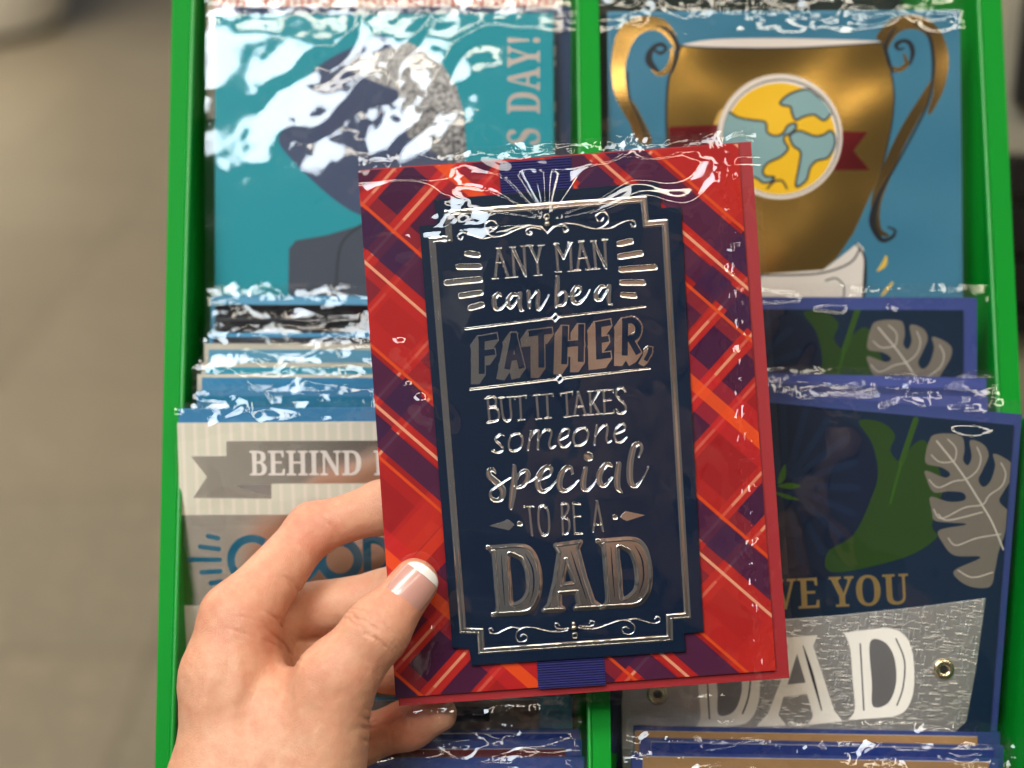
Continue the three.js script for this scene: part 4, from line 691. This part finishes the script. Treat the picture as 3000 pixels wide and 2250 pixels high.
  const n = mesh('nail', nail(0, 0.92, 0.0003), phys(new THREE.Color(0.60, 0.30, 0.24), 0.3, { clearcoat: 0.8, clearcoatRoughness: 0.10 }), hand);
  mesh('nail_tip', nail(0.83, 1, 0.00042, -0.07), phys(col('#f4ece0'), 0.22, { clearcoat: 1, clearcoatRoughness: 0.04 }), n);
}

// the rest of the person, standing behind the camera: mirrored in the foil
{
  const hand = scene.getObjectByName('person'), o = hand.position, wr = at(640, 2900, 0.545);
  const put = (name, list, k, lo, hi, cell, m) => {
    const { pos, idx } = nets((x, y, z) => one(list, k, x, y, z), lo, hi, cell, cell * 8); for (let i = 0; i < pos.length; i += 3) { pos[i] -= o.x; pos[i + 1] -= o.y; pos[i + 2] -= o.z; }
    const g = new THREE.BufferGeometry(); g.setAttribute('position', new THREE.Float32BufferAttribute(pos, 3)); g.setIndex(idx); g.computeVertexNormals(); mesh(name, g, m, hand);
  };
  const skin2 = std(new THREE.Color(0.62, 0.40, 0.31), 0.5), dark = std(new THREE.Color(0.05, 0.052, 0.055), 0.9), jean = std(new THREE.Color(0.03, 0.045, 0.09), 0.9);
  const elbow = [-0.20, 1.02, 0.10, 0.045];
  put('forearm', [cap([wr.x, wr.y, wr.z, 0.0275], elbow)], 0.01, [-0.30, 0.94, -0.62], [0.02, 1.3, 0.18], 0.006, skin2);
  put('head', [cap([0.09, 1.70, 0.22, 0.080], [0.09, 1.62, 0.205, 0.068]), cap([0.09, 1.575, 0.19, 0.045], [0.09, 1.60, 0.20, 0.05]), cap([0.09, 1.645, 0.128, 0.008], [0.09, 1.62, 0.118, 0.012]), cap([0.09, 1.58, 0.25, 0.052], [0.09, 1.42, 0.28, 0.058])], 0.02, [-0.03, 1.38, 0.06], [0.21, 1.82, 0.36], 0.006, skin2);
  put('hair', [cap([0.09, 1.72, 0.25, 0.085], [0.09, 1.60, 0.29, 0.085])], 0.04, [-0.09, 1.38, 0.1], [0.27, 1.85, 0.42], 0.008, std(new THREE.Color(0.022, 0.018, 0.015), 0.6));
  put('shirt', [cap([-0.07, 1.37, 0.30, 0.060], [0.25, 1.37, 0.30, 0.060]), cap([0.02, 1.28, 0.30, 0.110], [0.02, 0.98, 0.30, 0.105]), cap([0.17, 1.28, 0.30, 0.110], [0.17, 0.98, 0.30, 0.105]), cap([-0.08, 1.34, 0.30, 0.055], [-0.20, 0.99, 0.13, 0.050]), cap([0.28, 1.35, 0.29, 0.055], [0.33, 1.12, 0.16, 0.05]), cap([0.33, 1.12, 0.16, 0.05], [0.19, 1.29, 0.06, 0.04])], 0.05, [-0.4, 0.82, -0.02], [0.45, 1.48, 0.46], 0.012, dark);
  put('right_hand', [cap([0.17, 1.30, 0.06, 0.027], [0.11, 1.40, 0.035, 0.025]), cap([0.115, 1.40, 0.03, 0.022], [0.085, 1.455, 0.03, 0.018]), cap([0.085, 1.46, 0.03, 0.010], [0.055, 1.478, 0.028, 0.008]), cap([0.095, 1.43, 0.03, 0.010], [0.05, 1.435, 0.03, 0.008]), cap([0.10, 1.41, 0.035, 0.010], [0.055, 1.405, 0.035, 0.008])], 0.012, [0.02, 1.24, -0.02], [0.22, 1.52, 0.12], 0.004, skin2);
  put('trousers', [cap([0.02, 0.92, 0.30, 0.11], [-0.01, 0.08, 0.31, 0.06]), cap([0.17, 0.92, 0.30, 0.11], [0.20, 0.08, 0.31, 0.06])], 0.03, [-0.16, 0, 0.12], [0.35, 1.05, 0.46], 0.016, jean);
}

// ---------------------------------------------------------------- the shop floor and what stands beyond the rack
{
  const T = 512, x = document.createElement('canvas'); x.width = x.height = T; const c = x.getContext('2d'), r = rng(9);
  for (let j = 0; j < 4; j++) for (let i = 0; i < 4; i++) { const v = 128 + r() * 10; c.fillStyle = `rgb(${v | 0},${(v * 0.935) | 0},${(v * 0.815) | 0})`; c.fillRect(i * 128, j * 128, 128, 128); c.strokeStyle = 'rgba(70,60,50,0.55)'; c.strokeRect(i * 128, j * 128, 128, 128); }
  for (let k = 0; k < 9000; k++) { const v = 120 + r() * 100; c.fillStyle = `rgba(${v | 0},${(v * 0.92) | 0},${(v * 0.78) | 0},0.25)`; c.fillRect(r() * T, r() * T, 1 + r() * 3, 1 + r() * 3); }
  const t = new THREE.CanvasTexture(x); t.colorSpace = THREE.SRGBColorSpace; t.wrapS = t.wrapT = THREE.RepeatWrapping; t.repeat.set(30 / 2.4, 30 / 2.4);
  const f = mesh('floor', new THREE.PlaneGeometry(30, 30).rotateX(-Math.PI / 2), phys(0xffffff, 0.32, { map: t }), scene); struct(f);
}
{
  const t = thing('shelf_unit', 'pale shelf unit across the aisle behind the photographer', 'shelf unit'); t.position.set(-0.95, 0, 1.9);
  const m = std(col('#d9d5cd'), 0.6);
  mesh('back_panel', new THREE.BoxGeometry(1.5, 1.62, 0.03).translate(0, 0.81, 0.2), m, t);
  for (const x of [-0.76, 0.76]) mesh('side_panel', new THREE.BoxGeometry(0.02, 1.64, 0.42).translate(x, 0.82, 0.005), m, t);
  for (const y of [0.08, 0.72, 1.18, 1.6]) mesh('shelf', new THREE.BoxGeometry(1.49, 0.02, 0.08).translate(0, y, 0.145), m, t);
}
{
  const t = thing('display_tub', 'off-white round tub on the floor far down the aisle at upper left', 'tub');
  t.position.set(-2.85, 0, -8.25);
  mesh('tub', new THREE.LatheGeometry([[0, 0.02], [0.55, 0.02], [0.62, 0.05], [0.74, 0.45], [0.78, 0.9], [0.72, 0.9], [0.6, 0.1], [0, 0.08]].map(([a, b]) => new THREE.Vector2(a, b)), 48), phys(col('#ece8de'), 0.5), t);
  mesh('skirt', new THREE.CylinderGeometry(0.60, 0.62, 0.02, 48, 1).translate(0, 0.01, 0), std(col('#17130f'), 0.8), t);
}
{
  const t = thing('shelf_fixture', 'beige shelf fixture with dark gaps behind the rack on the right', 'shelf fixture');
  const p = at(2990, 700, 1.1); t.position.set(p.x, 0, p.z);
  const be = std(col('#a89f8a'), 0.6), dk = std(col('#17130f'), 0.9);
  mesh('upright', new THREE.BoxGeometry(0.25, 1.7, 0.03).translate(0.1, 0.85, -0.02), be, t);
  for (const [y0, y1] of [[-60, 260], [430, 540], [585, 725], [765, 905], [930, 1010]]) {
    const a = at(2965, y0, 1.1), b = at(2965, y1, 1.1); mesh('slot', new THREE.BoxGeometry(0.2, a.y - b.y, 0.02).translate(0.085, (a.y + b.y) / 2, 0), dk, t);
  }
}
renderer.render(scene, camera);
